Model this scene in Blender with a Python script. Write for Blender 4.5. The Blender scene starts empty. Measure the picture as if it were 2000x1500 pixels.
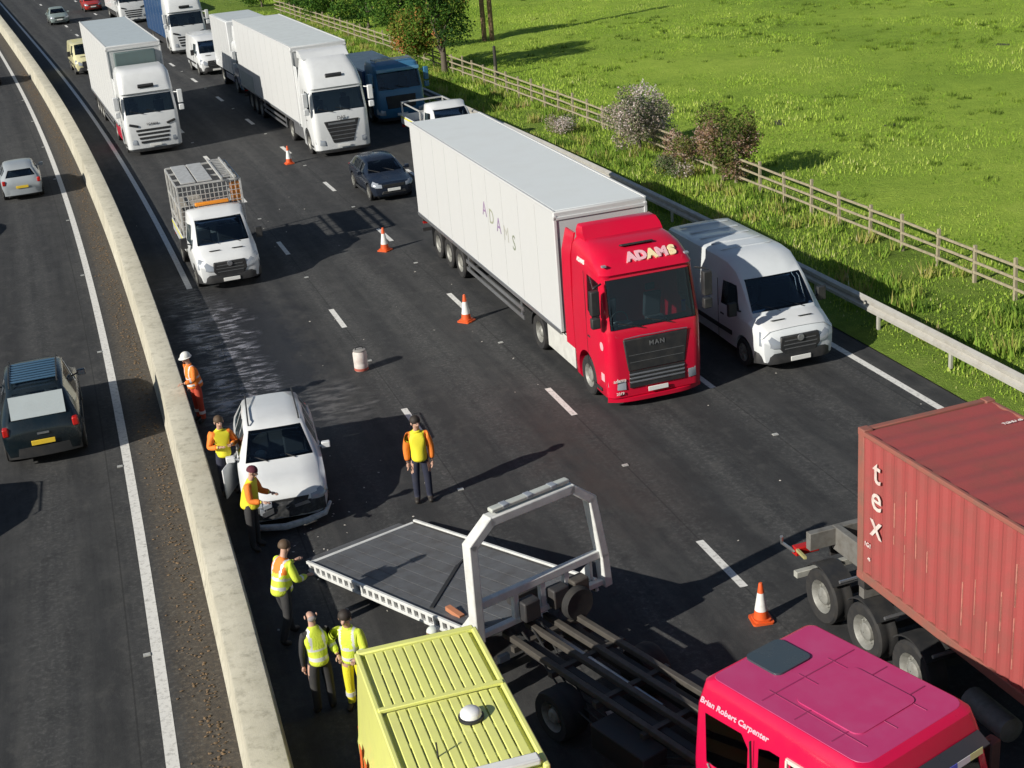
import bpy, bmesh, math, random
import numpy as np
from mathutils import Vector, Matrix
random.seed(7)
rng = np.random.default_rng(11)
SC = bpy.context.scene
COL = SC.collection
rad = math.radians

# ------------------------------------------------------------------ camera
F_PX, PITCH, ROLL, CAM_H = 2739.3, 0.372698, -0.08755, 13.176
cam_d = bpy.data.cameras.new('camera')
cam_d.sensor_width = 36.0
cam_d.lens = F_PX / 2000.0 * 36.0
cam_d.clip_start, cam_d.clip_end = 0.3, 3000.0
cam = bpy.data.objects.new('camera', cam_d)
COL.objects.link(cam)
_fw = Vector((0, math.cos(PITCH), -math.sin(PITCH)))
_ex, _eu = Vector((1, 0, 0)), Vector((0, math.sin(PITCH), math.cos(PITCH)))
_rt = _ex * math.cos(ROLL) + _eu * math.sin(ROLL)
_up = -_ex * math.sin(ROLL) + _eu * math.cos(ROLL)
cam.matrix_world = Matrix(((_rt.x, _up.x, -_fw.x, 0), (_rt.y, _up.y, -_fw.y, 0),
                           (_rt.z, _up.z, -_fw.z, CAM_H), (0, 0, 0, 1)))
SC.camera = cam

# ------------------------------------------------------------------ sky, sun, exposure
SUN_AZ, SUN_EL = rad(37.0), rad(27.0)        # shadows fall towards SUN_AZ
world = bpy.data.worlds.new('World')
SC.world = world
world.use_nodes = True
wn, wl = world.node_tree.nodes, world.node_tree.links
wn.clear()
w_out = wn.new('ShaderNodeOutputWorld')
w_bg = wn.new('ShaderNodeBackground')
w_sky = wn.new('ShaderNodeTexSky')
w_sky.sky_type = 'NISHITA'
w_sky.sun_disc = False
w_sky.sun_elevation = SUN_EL
w_sky.sun_rotation = math.atan2(-math.cos(SUN_AZ), -math.sin(SUN_AZ))
w_sky.air_density, w_sky.dust_density, w_sky.ozone_density = 1.0, 0.6, 1.2
w_bg.inputs['Strength'].default_value = 0.055
wl.new(w_sky.outputs['Color'], w_bg.inputs['Color'])
wl.new(w_bg.outputs['Background'], w_out.inputs['Surface'])
sun_d = bpy.data.lights.new('sun', 'SUN')
sun_d.energy = 4.6
sun_d.angle = rad(0.5)
sun_d.color = (1.0, 0.95, 0.86)
sun = bpy.data.objects.new('sun', sun_d)
COL.objects.link(sun)
sun.location = (-40, -30, 40)
sun.rotation_euler = Vector((math.cos(SUN_AZ) * math.cos(SUN_EL), math.sin(SUN_AZ) * math.cos(SUN_EL),
                             -math.sin(SUN_EL))).to_track_quat('-Z', 'Y').to_euler()
SC.view_settings.view_transform = 'Standard'
SC.view_settings.look = 'None'
SC.view_settings.gamma = 1.0
SC.view_settings.exposure = 0.26
SC.view_settings.use_curve_mapping = False
SC.render.engine = 'CYCLES'
SC.cycles.use_denoising = True
SC.cycles.max_bounces = 4
SC.cycles.diffuse_bounces = 2
SC.cycles.glossy_bounces = 3
SC.cycles.use_adaptive_sampling = True
SC.cycles.adaptive_threshold = 0.02
SC.cycles.transparent_max_bounces = 8
SC.cycles.caustics_reflective = False
SC.cycles.caustics_refractive = False

# ------------------------------------------------------------------ road alignment (s along, n across; n grows towards the verge)
TH0, K0, K1 = 0.231212, 0.00190482, -1.41265e-05
_DS = 0.5
_tab = []
_x = _y = 0.0
_s = 0.0
def _th(s):
    s = max(-60.0, s)
    if s > 134.8: s = 134.8
    return TH0 + K0 * s + K1 * s * s / 2
_N0 = 120
_xs, _ys = [0.0], [0.0]
for i in range(700):
    t = _th((i + .5) * _DS); _xs.append(_xs[-1] - math.sin(t) * _DS); _ys.append(_ys[-1] + math.cos(t) * _DS)
_bx, _by = [0.0], [0.0]
for i in range(160):
    t = _th(-(i + .5) * _DS); _bx.append(_bx[-1] + math.sin(t) * _DS); _by.append(_by[-1] - math.cos(t) * _DS)
def R(s, n, z=0.0):
    a = abs(s) / _DS; i = int(a); f = a - i
    X, Y = (_xs, _ys) if s >= 0 else (_bx, _by)
    x = X[i] * (1 - f) + X[i + 1] * f; y = Y[i] * (1 - f) + Y[i + 1] * f
    t = _th(s)
    return (x + n * math.cos(t), y + n * math.sin(t), z)
def heading(s):                      # rotation of a vehicle coming towards the bridge
    t = _th(s); return math.atan2(-math.cos(t), math.sin(t))
NB, LW = 9.3617, 3.65                # n of the line between the second and third lane, lane width

# ------------------------------------------------------------------ materials
MATS = {}
def _mat(name):
    m = bpy.data.materials.new(name); m.use_nodes = True
    nt = m.node_tree
    return m, nt, nt.nodes['Principled BSDF']
def N(nt, t, **kw):
    n = nt.nodes.new(t)
    for k, v in kw.items(): setattr(n, k, v)
    return n
def noise(nt, scale, detail=4, vec=None, rough=.55):
    n = N(nt, 'ShaderNodeTexNoise'); n.inputs['Scale'].default_value = scale
    n.inputs['Detail'].default_value = detail; n.inputs['Roughness'].default_value = rough
    if vec is not None: nt.links.new(vec, n.inputs['Vector'])
    return n.outputs['Fac']
def ramp(nt, fac, stops):
    r = N(nt, 'ShaderNodeValToRGB'); e = r.color_ramp.elements
    while len(e) < len(stops): e.new(0.5)
    for el, (p, c) in zip(e, stops): el.position = p; el.color = (c[0], c[1], c[2], 1) if not isinstance(c, float) else (c, c, c, 1)
    nt.links.new(fac, r.inputs['Fac']); return r.outputs['Color']
def mixc(nt, fac, a, b, mode='MIX'):
    m = N(nt, 'ShaderNodeMix', data_type='RGBA', blend_type=mode)
    for sock, v in ((m.inputs[0], fac), (m.inputs[6], a), (m.inputs[7], b)):
        if hasattr(v, 'node'): nt.links.new(v, sock)
        elif isinstance(v, (int, float)): sock.default_value = v
        else: sock.default_value = (v[0], v[1], v[2], 1)
    return m.outputs[2]
def math_(nt, op, a, b=None, clamp=False):
    m = N(nt, 'ShaderNodeMath', operation=op, use_clamp=clamp)
    for sock, v in zip(m.inputs, (a, b)):
        if v is None: continue
        if hasattr(v, 'node'): nt.links.new(v, sock)
        else: sock.default_value = v
    return m.outputs[0]
def madd(nt, a, b, c):
    o = math_(nt, 'MULTIPLY_ADD', a, b); o.node.inputs[2].default_value = c; return o
def bump(nt, p, h, strength, dist):
    b = N(nt, 'ShaderNodeBump'); b.inputs['Strength'].default_value = strength; b.inputs['Distance'].default_value = dist
    nt.links.new(h, b.inputs['Height']); nt.links.new(b.outputs['Normal'], p.inputs['Normal'])
def coords(nt, which='Object'):
    return N(nt, 'ShaderNodeTexCoord').outputs[which]
def plain(name, c, rough=.6, metal=0.0, dirt=.12, scale=3.0, dirtcol=(.10, .09, .075), bmp=0.0, coat=0.0):
    if name in MATS: return MATS[name]
    m, nt, p = _mat(name)
    v = coords(nt)
    f1 = noise(nt, scale, 6, v, .62)
    fac = math_(nt, 'MULTIPLY', ramp(nt, f1, [(.42, 0.0), (.72, 1.0)]), dirt)
    nt.links.new(mixc(nt, fac, c, dirtcol), p.inputs['Base Color'])
    r = madd(nt, f1, .25, rough - .12)
    nt.links.new(r, p.inputs['Roughness'])
    p.inputs['Metallic'].default_value = metal
    p.inputs['Coat Weight'].default_value = coat
    p.inputs['Coat Roughness'].default_value = .08
    if bmp: bump(nt, p, noise(nt, 40, 3, v), bmp, .01)
    MATS[name] = m; return m
def paint(name, c, rough=.38, dirt=.10): return plain('paint_' + name, c, rough, 0, dirt, 1.6, coat=.5)
def glass_mat():
    if 'glass' in MATS: return MATS['glass']
    m, nt, p = _mat('tinted_window_glass'); nt.nodes.remove(p)
    out = nt.nodes['Material Output']
    tr = N(nt, 'ShaderNodeBsdfTransparent'); tr.inputs['Color'].default_value = (.62, .68, .70, 1)
    gl = N(nt, 'ShaderNodeBsdfGlossy'); gl.inputs['Roughness'].default_value = .03; gl.inputs['Color'].default_value = (.9, .95, 1, 1)
    fr = N(nt, 'ShaderNodeFresnel'); fr.inputs['IOR'].default_value = 1.6
    mx = N(nt, 'ShaderNodeMixShader')
    nt.links.new(fr.outputs[0], mx.inputs[0]); nt.links.new(tr.outputs[0], mx.inputs[1]); nt.links.new(gl.outputs[0], mx.inputs[2])
    nt.links.new(mx.outputs[0], out.inputs['Surface'])
    MATS['glass'] = m; return m

def asphalt_mat():
    m, nt, p = _mat('worn_asphalt')
    uv = N(nt, 'ShaderNodeUVMap', uv_map='road').outputs[0]          # u = n in metres, v = s in metres
    sep = N(nt, 'ShaderNodeSeparateXYZ'); nt.links.new(uv, sep.inputs[0]); n_, s_ = sep.outputs[0], sep.outputs[1]
    def stretch(sx, sy):
        mp = N(nt, 'ShaderNodeMapping'); mp.inputs['Scale'].default_value = (sx, sy, 1); nt.links.new(uv, mp.inputs[0]); return mp.outputs[0]
    big = noise(nt, 1, 5, stretch(.35, .06), .6)
    streak = noise(nt, 1, 5, stretch(2.6, .10), .6)
    mid = noise(nt, 1, 6, stretch(1.1, .8), .65)
    grain = noise(nt, 55, 3, uv, .7)
    fine = noise(nt, 14, 5, uv, .75)
    base = ramp(nt, mid, [(.30, (.030, .031, .032)), (.72, (.058, .058, .058))])
    base = mixc(nt, ramp(nt, streak, [(.38, 0.0), (.70, .65)]), base, (.092, .089, .083))
    base = mixc(nt, ramp(nt, big, [(.45, 0.0), (.68, .7)]), base, (.038, .037, .037))
    # rough pale strips between the polished wheel tracks
    nsh = math_(nt, 'SUBTRACT', n_, math_(nt, 'MULTIPLY', math_(nt, 'LESS_THAN', n_, 0.0), .5))
    ph = math_(nt, 'MULTIPLY', math_(nt, 'SUBTRACT', nsh, NB), 2 * math.pi / (LW / 2))
    wt = math_(nt, 'MULTIPLY', madd(nt, math_(nt, 'COSINE', ph), .5, .5), ramp(nt, streak, [(.25, .15), (.6, .8)]))
    coarse = noise(nt, 9, 5, uv, .8)
    base = mixc(nt, math_(nt, 'MULTIPLY', wt, .40), base, (.098, .096, .092))
    base = mixc(nt, math_(nt, 'MULTIPLY', wt, ramp(nt, coarse, [(.50, 0.0), (.66, .9)])), base, (.19, .185, .17))
    base = mixc(nt, math_(nt, 'MULTIPLY', wt, ramp(nt, coarse, [(.30, .8), (.44, 0.0)])), base, (.030, .031, .032))
    blot = noise(nt, 1, 6, stretch(2.2, 1.3), .72)
    base = mixc(nt, ramp(nt, blot, [(.52, 0.0), (.70, .55)]), base, (.115, .11, .10))
    base = mixc(nt, ramp(nt, blot, [(.30, .6), (.46, 0.0)]), base, (.024, .024, .025))
    # speckle of exposed stone
    base = mixc(nt, ramp(nt, grain, [(.60, 0.0), (.74, .75)]), base, (.17, .165, .155))
    base = mixc(nt, ramp(nt, grain, [(.28, .7), (.40, 0.0)]), base, (.018, .018, .02))
    # dark damp spill along the fourth lane, with sky reflections on wet ripples painted pale beside the barrier
    def band(v, a, b, soft):
        u = math_(nt, 'DIVIDE', math_(nt, 'SUBTRACT', v, a), soft, True)
        d = math_(nt, 'DIVIDE', math_(nt, 'SUBTRACT', b, v), soft, True)
        return math_(nt, 'MULTIPLY', u, d)
    wob = madd(nt, mid, 3.0, -1.5)
    nw = math_(nt, 'ADD', n_, wob)
    spill = math_(nt, 'MULTIPLY', band(nw, .9, 4.9, 1.0), band(s_, 27.5, 48, 6.0))
    base = mixc(nt, math_(nt, 'MULTIPLY', spill, .72), base, (.020, .020, .024))
    rip = noise(nt, 1, 4, stretch(1.6, 4.2), .6)
    sky_glint = math_(nt, 'MULTIPLY', math_(nt, 'MULTIPLY', band(nw, 1.2, 3.2, .5), band(s_, 31, 45, 3.0)), ramp(nt, rip, [(.50, 0.0), (.60, 1.0)]))
    base = mixc(nt, sky_glint, base, (.34, .33, .36))
    sky_glint2 = math_(nt, 'MULTIPLY', math_(nt, 'MULTIPLY', band(nw, 2.3, 5.2, .8), band(s_, 31.5, 35.5, 1.2)), ramp(nt, rip, [(.46, 0.0), (.62, 1.0)]))
    base = mixc(nt, math_(nt, 'MULTIPLY', sky_glint2, .7), base, (.20, .19, .18))
    # rusty-brown stain in front of the red lorry
    stain = math_(nt, 'MULTIPLY', math_(nt, 'MULTIPLY', band(nw, 7.2, 10.6, 1.4), band(s_, 22, 31.5, 3.0)), ramp(nt, mid, [(.3, .1), (.6, .6)]))
    base = mixc(nt, stain, base, (.075, .052, .045))
    # litter and silt against the barrier on the far carriageway
    silt = math_(nt, 'MULTIPLY', band(math_(nt, 'ADD', n_, math_(nt, 'MULTIPLY', fine, .5)), -.75, .6, .35), ramp(nt, fine, [(.35, .15), (.62, .85)]))
    base = mixc(nt, silt, base, (.15, .118, .085))
    base = mixc(nt, math_(nt, 'MULTIPLY', silt, ramp(nt, coarse, [(.52, 0.0), (.64, .9)])), base, (.26, .225, .17))
    base = mixc(nt, math_(nt, 'MULTIPLY', silt, ramp(nt, coarse, [(.32, .9), (.44, 0.0)])), base, (.045, .05, .03))
    # patch repairs: longitudinal seams
    seam = band(math_(nt, 'MODULO', math_(nt, 'ADD', n_, 40.0 - NB + .16), LW), .0, .05, .02)
    base = mixc(nt, math_(nt, 'MULTIPLY', seam, .6), base, (.022, .022, .022))
    base = mixc(nt, 1.0, base, (.74, .76, .79), 'MULTIPLY')
    nt.links.new(base, p.inputs['Base Color'])
    wet = math_(nt, 'MULTIPLY', math_(nt, 'MULTIPLY', band(nw, .7, 3.4, .7), band(s_, 29, 49, 4.0)), ramp(nt, rip, [(.42, .0), (.56, 1.0)]))
    rg = math_(nt, 'SUBTRACT', madd(nt, spill, -.35, .88), math_(nt, 'MULTIPLY', wet, .42))
    nt.links.new(rg, p.inputs['Roughness'])
    p.inputs['Specular IOR Level'].default_value = .35
    bump(nt, p, math_(nt, 'ADD', math_(nt, 'ADD', grain, math_(nt, 'MULTIPLY', fine, .6)), math_(nt, 'MULTIPLY', wet, math_(nt, 'MULTIPLY', rip, 4.0))), .55, .012)
    MATS['asphalt'] = m; return m
def line_mat():
    m, nt, p = _mat('worn_road_paint')
    v = coords(nt, 'Object')
    f = noise(nt, 9, 6, v, .7)
    nt.links.new(ramp(nt, f, [(.25, (.30, .29, .27)), (.5, (.72, .71, .67))]), p.inputs['Base Color'])
    p.inputs['Roughness'].default_value = .7
    bump(nt, p, noise(nt, 60, 2, v), .4, .004)
    return m
def concrete_mat():
    m, nt, p = _mat('weathered_concrete')
    v = coords(nt, 'Object')
    a, b, g = noise(nt, .55, 6, v, .65), noise(nt, 6, 6, v, .7), noise(nt, 60, 2, v)
    c = ramp(nt, a, [(.3, (.40, .375, .29)), (.7, (.56, .53, .43))])
    c = mixc(nt, ramp(nt, b, [(.52, 0.0), (.74, .5)]), c, (.27, .25, .19))
    c = mixc(nt, ramp(nt, b, [(.25, .4), (.4, 0.0)]), c, (.62, .60, .54))
    mp = N(nt, 'ShaderNodeMapping'); mp.inputs['Scale'].default_value = (1.4, 1.4, .12); nt.links.new(v, mp.inputs[0])
    st = noise(nt, 3.0, 5, mp.outputs[0], .7)                      # water streaks run down the faces
    c = mixc(nt, ramp(nt, st, [(.52, 0.0), (.68, .55)]), c, (.20, .185, .14))
    nt.links.new(c, p.inputs['Base Color']); p.inputs['Roughness'].default_value = .9
    bump(nt, p, math_(nt, 'ADD', g, math_(nt, 'MULTIPLY', b, 2.0)), .5, .008)
    return m
def grass_ground_mat(name, stops, scale=1.0):
    m, nt, p = _mat(name)
    v = coords(nt, 'Object')
    a, b, c = noise(nt, .07 * scale, 5, v, .6), noise(nt, .9 * scale, 6, v, .7), noise(nt, 7 * scale, 5, v, .75)
    f = math_(nt, 'ADD', math_(nt, 'MULTIPLY', a, .45), math_(nt, 'ADD', math_(nt, 'MULTIPLY', b, .3), math_(nt, 'MULTIPLY', c, .25)))
    nt.links.new(ramp(nt, f, stops), p.inputs['Base Color'])
    p.inputs['Roughness'].default_value = .95; p.inputs['Specular IOR Level'].default_value = .1
    bump(nt, p, math_(nt, 'ADD', c, b), .9, .12)
    return m
def blade_mat(name, stops, sss=.25):
    """leaf or blade material, colour by a per-corner attribute 'tint'"""
    m, nt, p = _mat(name)
    at = N(nt, 'ShaderNodeAttribute', attribute_name='tint')
    col = ramp(nt, at.outputs['Fac'], stops)
    nt.links.new(col, p.inputs['Base Color'])
    p.inputs['Roughness'].default_value = .75; p.inputs['Specular IOR Level'].default_value = .15
    tl = N(nt, 'ShaderNodeBsdfTranslucent'); nt.links.new(col, tl.inputs['Color'])
    mx = N(nt, 'ShaderNodeMixShader'); mx.inputs[0].default_value = sss
    nt.links.new(p.outputs[0], mx.inputs[1]); nt.links.new(tl.outputs[0], mx.inputs[2])
    nt.links.new(mx.outputs[0], nt.nodes['Material Output'].inputs['Surface'])
    return m
def bark_mat(name, c):
    return plain(name, c, .9, 0, .5, 7, (.05, .045, .035), .6)

BLACK = plain('black_rubber', (.020, .020, .021), .8, 0, .35, 5, (.07, .062, .05))
PLAST = plain('dark_plastic', (.022, .023, .025), .55, 0, .25, 4)
CHAS = plain('chassis_steel', (.045, .045, .048), .6, .3, .4, 4, (.10, .08, .06))
CHROME = plain('dull_metal', (.55, .56, .58), .35, .85, .2, 6)
RIM = plain('steel_rim', (.30, .30, .275), .55, .25, .65, 7)
LAMP = plain('lamp_lens', (.34, .37, .41), .12, .2, .05, 6)
AMBER = plain('amber_lens', (.75, .26, .02), .25, 0, .05)
REDL = plain('red_lens', (.45, .015, .012), .25, 0, .05)
PLATE_W = plain('white_plate', (.78, .78, .74), .5, 0, .1)
PLATE_Y = plain('yellow_plate', (.80, .55, .04), .5, 0, .1)
SEAT = plain('seat_cloth', (.10, .105, .115), .9, 0, .2)
DASH = plain('dashboard', (.055, .057, .062), .7, 0, .1)
PAPER = plain('paper', (.72, .74, .72), .8, 0, .05)
GLASS = glass_mat()
WHITE = paint('white', (.70, .715, .715))
TRAILW = plain('trailer_white', (.57, .578, .575), .5, 0, .10, .9, (.44, .43, .40))  # white darkened on the sides to offset the direct sun there
ROOFW = plain('trailer_roof_white', (.72, .755, .75), .5, 0, .12, .9, (.45, .44, .41))  # same white kept lighter to make up for weaker sun on the roof
TEXTM = plain('sticker_white', (.82, .80, .76), .5, 0, .05)
# ------------------------------------------------------------------ mesh helpers
class MB:
    def __init__(s): s.v, s.f, s.m = [], [], []
    def add(s, vs, fs, mi=0):
        o = len(s.v); s.v += [tuple(p) for p in vs]; s.f += [tuple(i + o for i in f) for f in fs]; s.m += [mi] * len(fs); return s
    def box(s, x0, x1, y0, y1, z0, z1, mi=0):
        return s.add([(x0, y0, z0), (x1, y0, z0), (x1, y1, z0), (x0, y1, z0), (x0, y0, z1), (x1, y0, z1), (x1, y1, z1), (x0, y1, z1)],
                     [(0, 3, 2, 1), (4, 5, 6, 7), (0, 1, 5, 4), (1, 2, 6, 5), (2, 3, 7, 6), (3, 0, 4, 7)], mi)
    def obox(s, c, ax, ay, az, mi=0):
        c, ax, ay, az = Vector(c), Vector(ax), Vector(ay), Vector(az)
        P = [c + ax * i + ay * j + az * k for k in (-1, 1) for j, i in ((-1, -1), (-1, 1), (1, 1), (1, -1))]
        return s.add(P, [(0, 3, 2, 1), (4, 5, 6, 7), (0, 1, 5, 4), (1, 2, 6, 5), (2, 3, 7, 6), (3, 0, 4, 7)], mi)
    def bar(s, a, b, w, h=None, mi=0, up=(0, 0, 1)):
        a, b = Vector(a), Vector(b); h = h or w; d = (b - a)
        L = d.length / 2; d.normalize(); u = Vector(up)
        if abs(d.dot(u)) > .98: u = Vector((1, 0, 0))
        y = u.cross(d).normalized(); z = d.cross(y)
        return s.obox((a + b) / 2, d * L, y * w / 2, z * h / 2, mi)
    def prism(s, poly, axis, a, b, mi=0):
        """poly 2D; axis 'x': poly=(y,z), 'y': poly=(x,z), 'z': poly=(x,y)"""
        def P(p, t): return {'x': (t, p[0], p[1]), 'y': (p[0], t, p[1]), 'z': (p[0], p[1], t)}[axis]
        n = len(poly)
        return s.add([P(p, a) for p in poly] + [P(p, b) for p in poly],
                     [tuple(range(n))[::-1], tuple(range(n, 2 * n))] + [(i, (i + 1) % n, (i + 1) % n + n, i + n) for i in range(n)], mi)
    def loft(s, rings, mi=0, cap=True, closed=True):
        n = len(rings[0]); fs = []
        for k in range(len(rings) - 1):
            for i in range(n if closed else n - 1):
                j = (i + 1) % n
                fs.append((k * n + i, k * n + j, (k + 1) * n + j, (k + 1) * n + i))
        if cap:
            fs.append(tuple(range(n))[::-1]); fs.append(tuple(range((len(rings) - 1) * n, len(rings) * n)))
        return s.add([p for r in rings for p in r], fs, mi)
    def tube(s, path, r, n=8, mi=0, cap=True):
        pts = [Vector(p) for p in path]; rs = r if isinstance(r, (list, tuple)) else [r] * len(pts)
        rings = []; prev = None
        for i, p in enumerate(pts):
            d = (pts[min(i + 1, len(pts) - 1)] - pts[max(i - 1, 0)]).normalized()
            u = prev if prev is not None else (Vector((0, 0, 1)) if abs(d.z) < .9 else Vector((1, 0, 0)))
            y = d.cross(u)
            if y.length < 1e-5: y = d.cross(Vector((0, 1, 0)))
            y.normalize(); u = y.cross(d).normalized(); prev = u
            rings.append([p + (y * math.cos(t) + u * math.sin(t)) * rs[i] for t in [2 * math.pi * k / n for k in range(n)]])
        return s.loft(rings, mi, cap)
    def lathe(s, prof, axis='z', c=(0, 0, 0), n=20, mi=0, cap=True):
        """prof: list of (r, t) along axis"""
        rings = []
        for r, t in prof:
            ring = []
            for k in range(n):
                a = 2 * math.pi * k / n; u, w = r * math.cos(a), r * math.sin(a)
                ring.append({'z': (c[0] + u, c[1] + w, c[2] + t), 'y': (c[0] + u, c[1] + t, c[2] - w), 'x': (c[0] + t, c[1] + u, c[2] + w)}[axis])
            rings.append(ring)
        return s.loft(rings, mi, cap)
    def mesh(s, name):
        me = bpy.data.meshes.new(name); me.from_pydata(s.v, [], s.f)
        if any(s.m): me.polygons.foreach_set('material_index', s.m)
        me.update(); return me
def fix(me):
    bm = bmesh.new(); bm.from_mesh(me); bmesh.ops.recalc_face_normals(bm, faces=bm.faces[:]); bm.to_mesh(me); bm.free(); return me
def shade(me, ang):
    if ang:
        me.polygons.foreach_set('use_smooth', [True] * len(me.polygons)); me.set_sharp_from_angle(angle=rad(ang))
def link(name, me, mats, parent=None, loc=None, rz=0.0):
    o = bpy.data.objects.new(name, me); COL.objects.link(o)
    mats = mats if isinstance(mats, (list, tuple)) else [mats]
    if me is not None and not me.materials:
        for m in mats: me.materials.append(m)
    if parent: o.parent = parent
    if loc is not None: o.location = loc
    o.rotation_euler = (0, 0, rz)
    return o
def obj(name, mb, mats, parent=None, bevel=0.0, ang=32, seg=2, loc=None, rz=0.0, recalc=True):
    me = mb if isinstance(mb, bpy.types.Mesh) else mb.mesh(name)
    if recalc: fix(me)
    shade(me, ang)
    o = link(name, me, mats, parent, loc, rz)
    if bevel:
        b = o.modifiers.new('bevel', 'BEVEL'); b.width = bevel; b.segments = seg; b.limit_method = 'ANGLE'; b.angle_limit = rad(40)
        b.harden_normals = False
    return o
def thing(name, label, cat, loc=(0, 0, 0), rz=0.0, group=None):
    o = bpy.data.objects.new(name, None); COL.objects.link(o); o.empty_display_size = .3
    o.location = loc; o.rotation_euler = (0, 0, rz); tag(o, label, cat, group); return o
def tag(o, label=None, cat=None, group=None, kind=None):
    for k, v in (('label', label), ('category', cat), ('group', group), ('kind', kind)):
        if v: o[k] = v
    return o
# a scratch scene in which booleans and skins are evaluated, removed at the end
TMP = bpy.data.scenes.new('scratch')
def _tmpobj(me):
    o = bpy.data.objects.new('scratch', me); TMP.collection.objects.link(o); return o
def evaluated(o):
    dg = TMP.view_layers[0].depsgraph; dg.update()
    return bpy.data.meshes.new_from_object(o.evaluated_get(dg), depsgraph=dg)
def boolean(a, b, op):
    """a, b meshes -> new mesh"""
    oa, ob = _tmpobj(a), _tmpobj(b)
    md = oa.modifiers.new('b', 'BOOLEAN'); md.operation = op; md.object = ob; md.solver = 'EXACT'
    TMP.view_layers[0].update()
    me = evaluated(oa)
    bpy.data.objects.remove(oa); bpy.data.objects.remove(ob); return me
def merged(mbs):
    m = MB()
    for b in mbs: m.add(b.v, b.f)
    return m
def scaled(mb, k):
    c = np.mean(np.array(mb.v), axis=0); m = MB(); m.v = [tuple(c + (np.array(p) - c) * k) for p in mb.v]; m.f = mb.f[:]; m.m = mb.m[:]; return m
def shell_with_windows(outer, inner, windows, others=()):
    """outer, inner MB; windows {key: MB cutter}; others: cutters without glass.
    returns body mesh and {key: pane mesh}"""
    so = boolean(fix(outer.mesh('o')), fix(inner.mesh('i')), 'DIFFERENCE')
    panes = {}
    for k, c in windows.items():
        panes[k] = boolean(so.copy(), fix(scaled(c, .985).mesh('c')), 'INTERSECT')
    body = so
    for c in list(windows.values()) + list(others):
        body = boolean(body, fix(c.mesh('c')), 'DIFFERENCE')
    return body, panes
def pane_thin(me):
    return me
def text(name, string, size, mat, parent, loc, right, up, depth=.004, bold=.0, shear=0.0, align='CENTER', space=1.0):
    cu = bpy.data.curves.new(name, 'FONT'); cu.body = string; cu.size = size; cu.extrude = depth / 2; cu.offset = bold; cu.shear = shear
    cu.align_x = align; cu.align_y = 'CENTER'; cu.space_character = space; cu.resolution_u = 3
    o = bpy.data.objects.new('scratch', cu); TMP.collection.objects.link(o); TMP.view_layers[0].update()
    me = evaluated(o); bpy.data.objects.remove(o)
    r, u = Vector(right).normalized(), Vector(up).normalized(); n = r.cross(u)
    M = Matrix(((r.x, u.x, n.x, loc[0]), (r.y, u.y, n.y, loc[1]), (r.z, u.z, n.z, loc[2]), (0, 0, 0, 1)))
    me.transform(M); me.materials.clear()
    return obj(name, me, mat, parent, ang=0, recalc=False)
def rrect(xf, xb, hw, rf, rb, z, n=4, crown=0.0):
    """rounded rectangle in plan, counter-clockwise, front at xf"""
    pts = []
    for (cx, cy, r, a0) in ((xf - rf, hw - rf, rf, 0), (xb + rb, hw - rb, rb, 90), (xb + rb, -hw + rb, rb, 180), (xf - rf, -hw + rf, rf, 270)):
        if r == rf and crown:            # bow the front face out a little
            pass
        for k in range(n + 1):
            a = rad(a0 + 90 * k / n); pts.append((cx + r * math.cos(a), cy + r * math.sin(a), z))
    return pts
_wheel = {}
def wheel(parent, x, y, r=.5, w=.3, style='truck', side=None):
    """tyre as the part named wheel, its rim as sub-part. outer face towards sign(y)"""
    sg = side if side else (1 if y > 0 else -1)
    key = (r, w, style, sg)
    if key not in _wheel:
        t = MB(); ri = r * (.60 if style == 'truck' else .64)
        prof = [(ri, -w / 2 * .9), (r * .93, -w / 2), (r, -w / 2 * .8), (r, -w * .12), (r * .985, -w * .08), (r * .985, w * .08), (r, w * .12), (r, w / 2 * .8), (r * .93, w / 2), (ri, w / 2 * .9), (ri * .96, w / 2 * .5), (ri * .96, -w / 2 * .5)]
        t.lathe([(a, b * sg) for a, b in prof], 'y', n=28, cap=False)
        n = 28; k = len(prof)
        t.f += [((k - 1) * n + i, (k - 1) * n + (i + 1) % n, (i + 1) % n, i) for i in range(n)]; t.m += [0] * n
        q = MB()
        if style == 'truck':
            q.lathe([(ri, w * .46 * sg), (ri * .94, w * .40 * sg), (ri * .80, w * .12 * sg), (ri * .55, w * .16 * sg), (ri * .50, w * .36 * sg), (ri * .36, w * .44 * sg), (.01, w * .46 * sg)], 'y', n=24, cap=False)
            for i in range(10):
                a = 2 * math.pi * i / 10; q.lathe([(.025, w * .10 * sg), (.022, w * .24 * sg), (.001, w * .25 * sg)], 'y', (ri * .67 * math.cos(a), 0, ri * .67 * math.sin(a)), 6)
            q.lathe([(ri * .95, -w * .2 * sg), (.01, -w * .2 * sg)], 'y', n=24, cap=False)
        else:
            q.lathe([(ri, w * .46 * sg), (ri * .93, w * .42 * sg), (ri * .9, w * .1 * sg), (.01, w * .1 * sg)], 'y', n=24, cap=False)
            for i in range(5):
                a = 2 * math.pi * i / 5 + .3
                q.bar((ri * .12 * math.cos(a), w * .36 * sg, ri * .12 * math.sin(a)), (ri * .93 * math.cos(a), w * .38 * sg, ri * .93 * math.sin(a)), .05, .07, up=(0, 1, 0))
            q.lathe([(ri * .2, w * .2 * sg), (ri * .2, w * .42 * sg), (.01, w * .44 * sg)], 'y', n=12, cap=False)
        _wheel[key] = (t.mesh('wheel'), q.mesh('rim'))
        for me in _wheel[key]: fix(me); shade(me, 35)
        _wheel[key][0].materials.append(BLACK); _wheel[key][1].materials.append(RIM)
    a, b = _wheel[key]
    o = link('wheel', a, BLACK, parent, (x, y, r)); link('rim', b, RIM, o); return o
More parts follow.
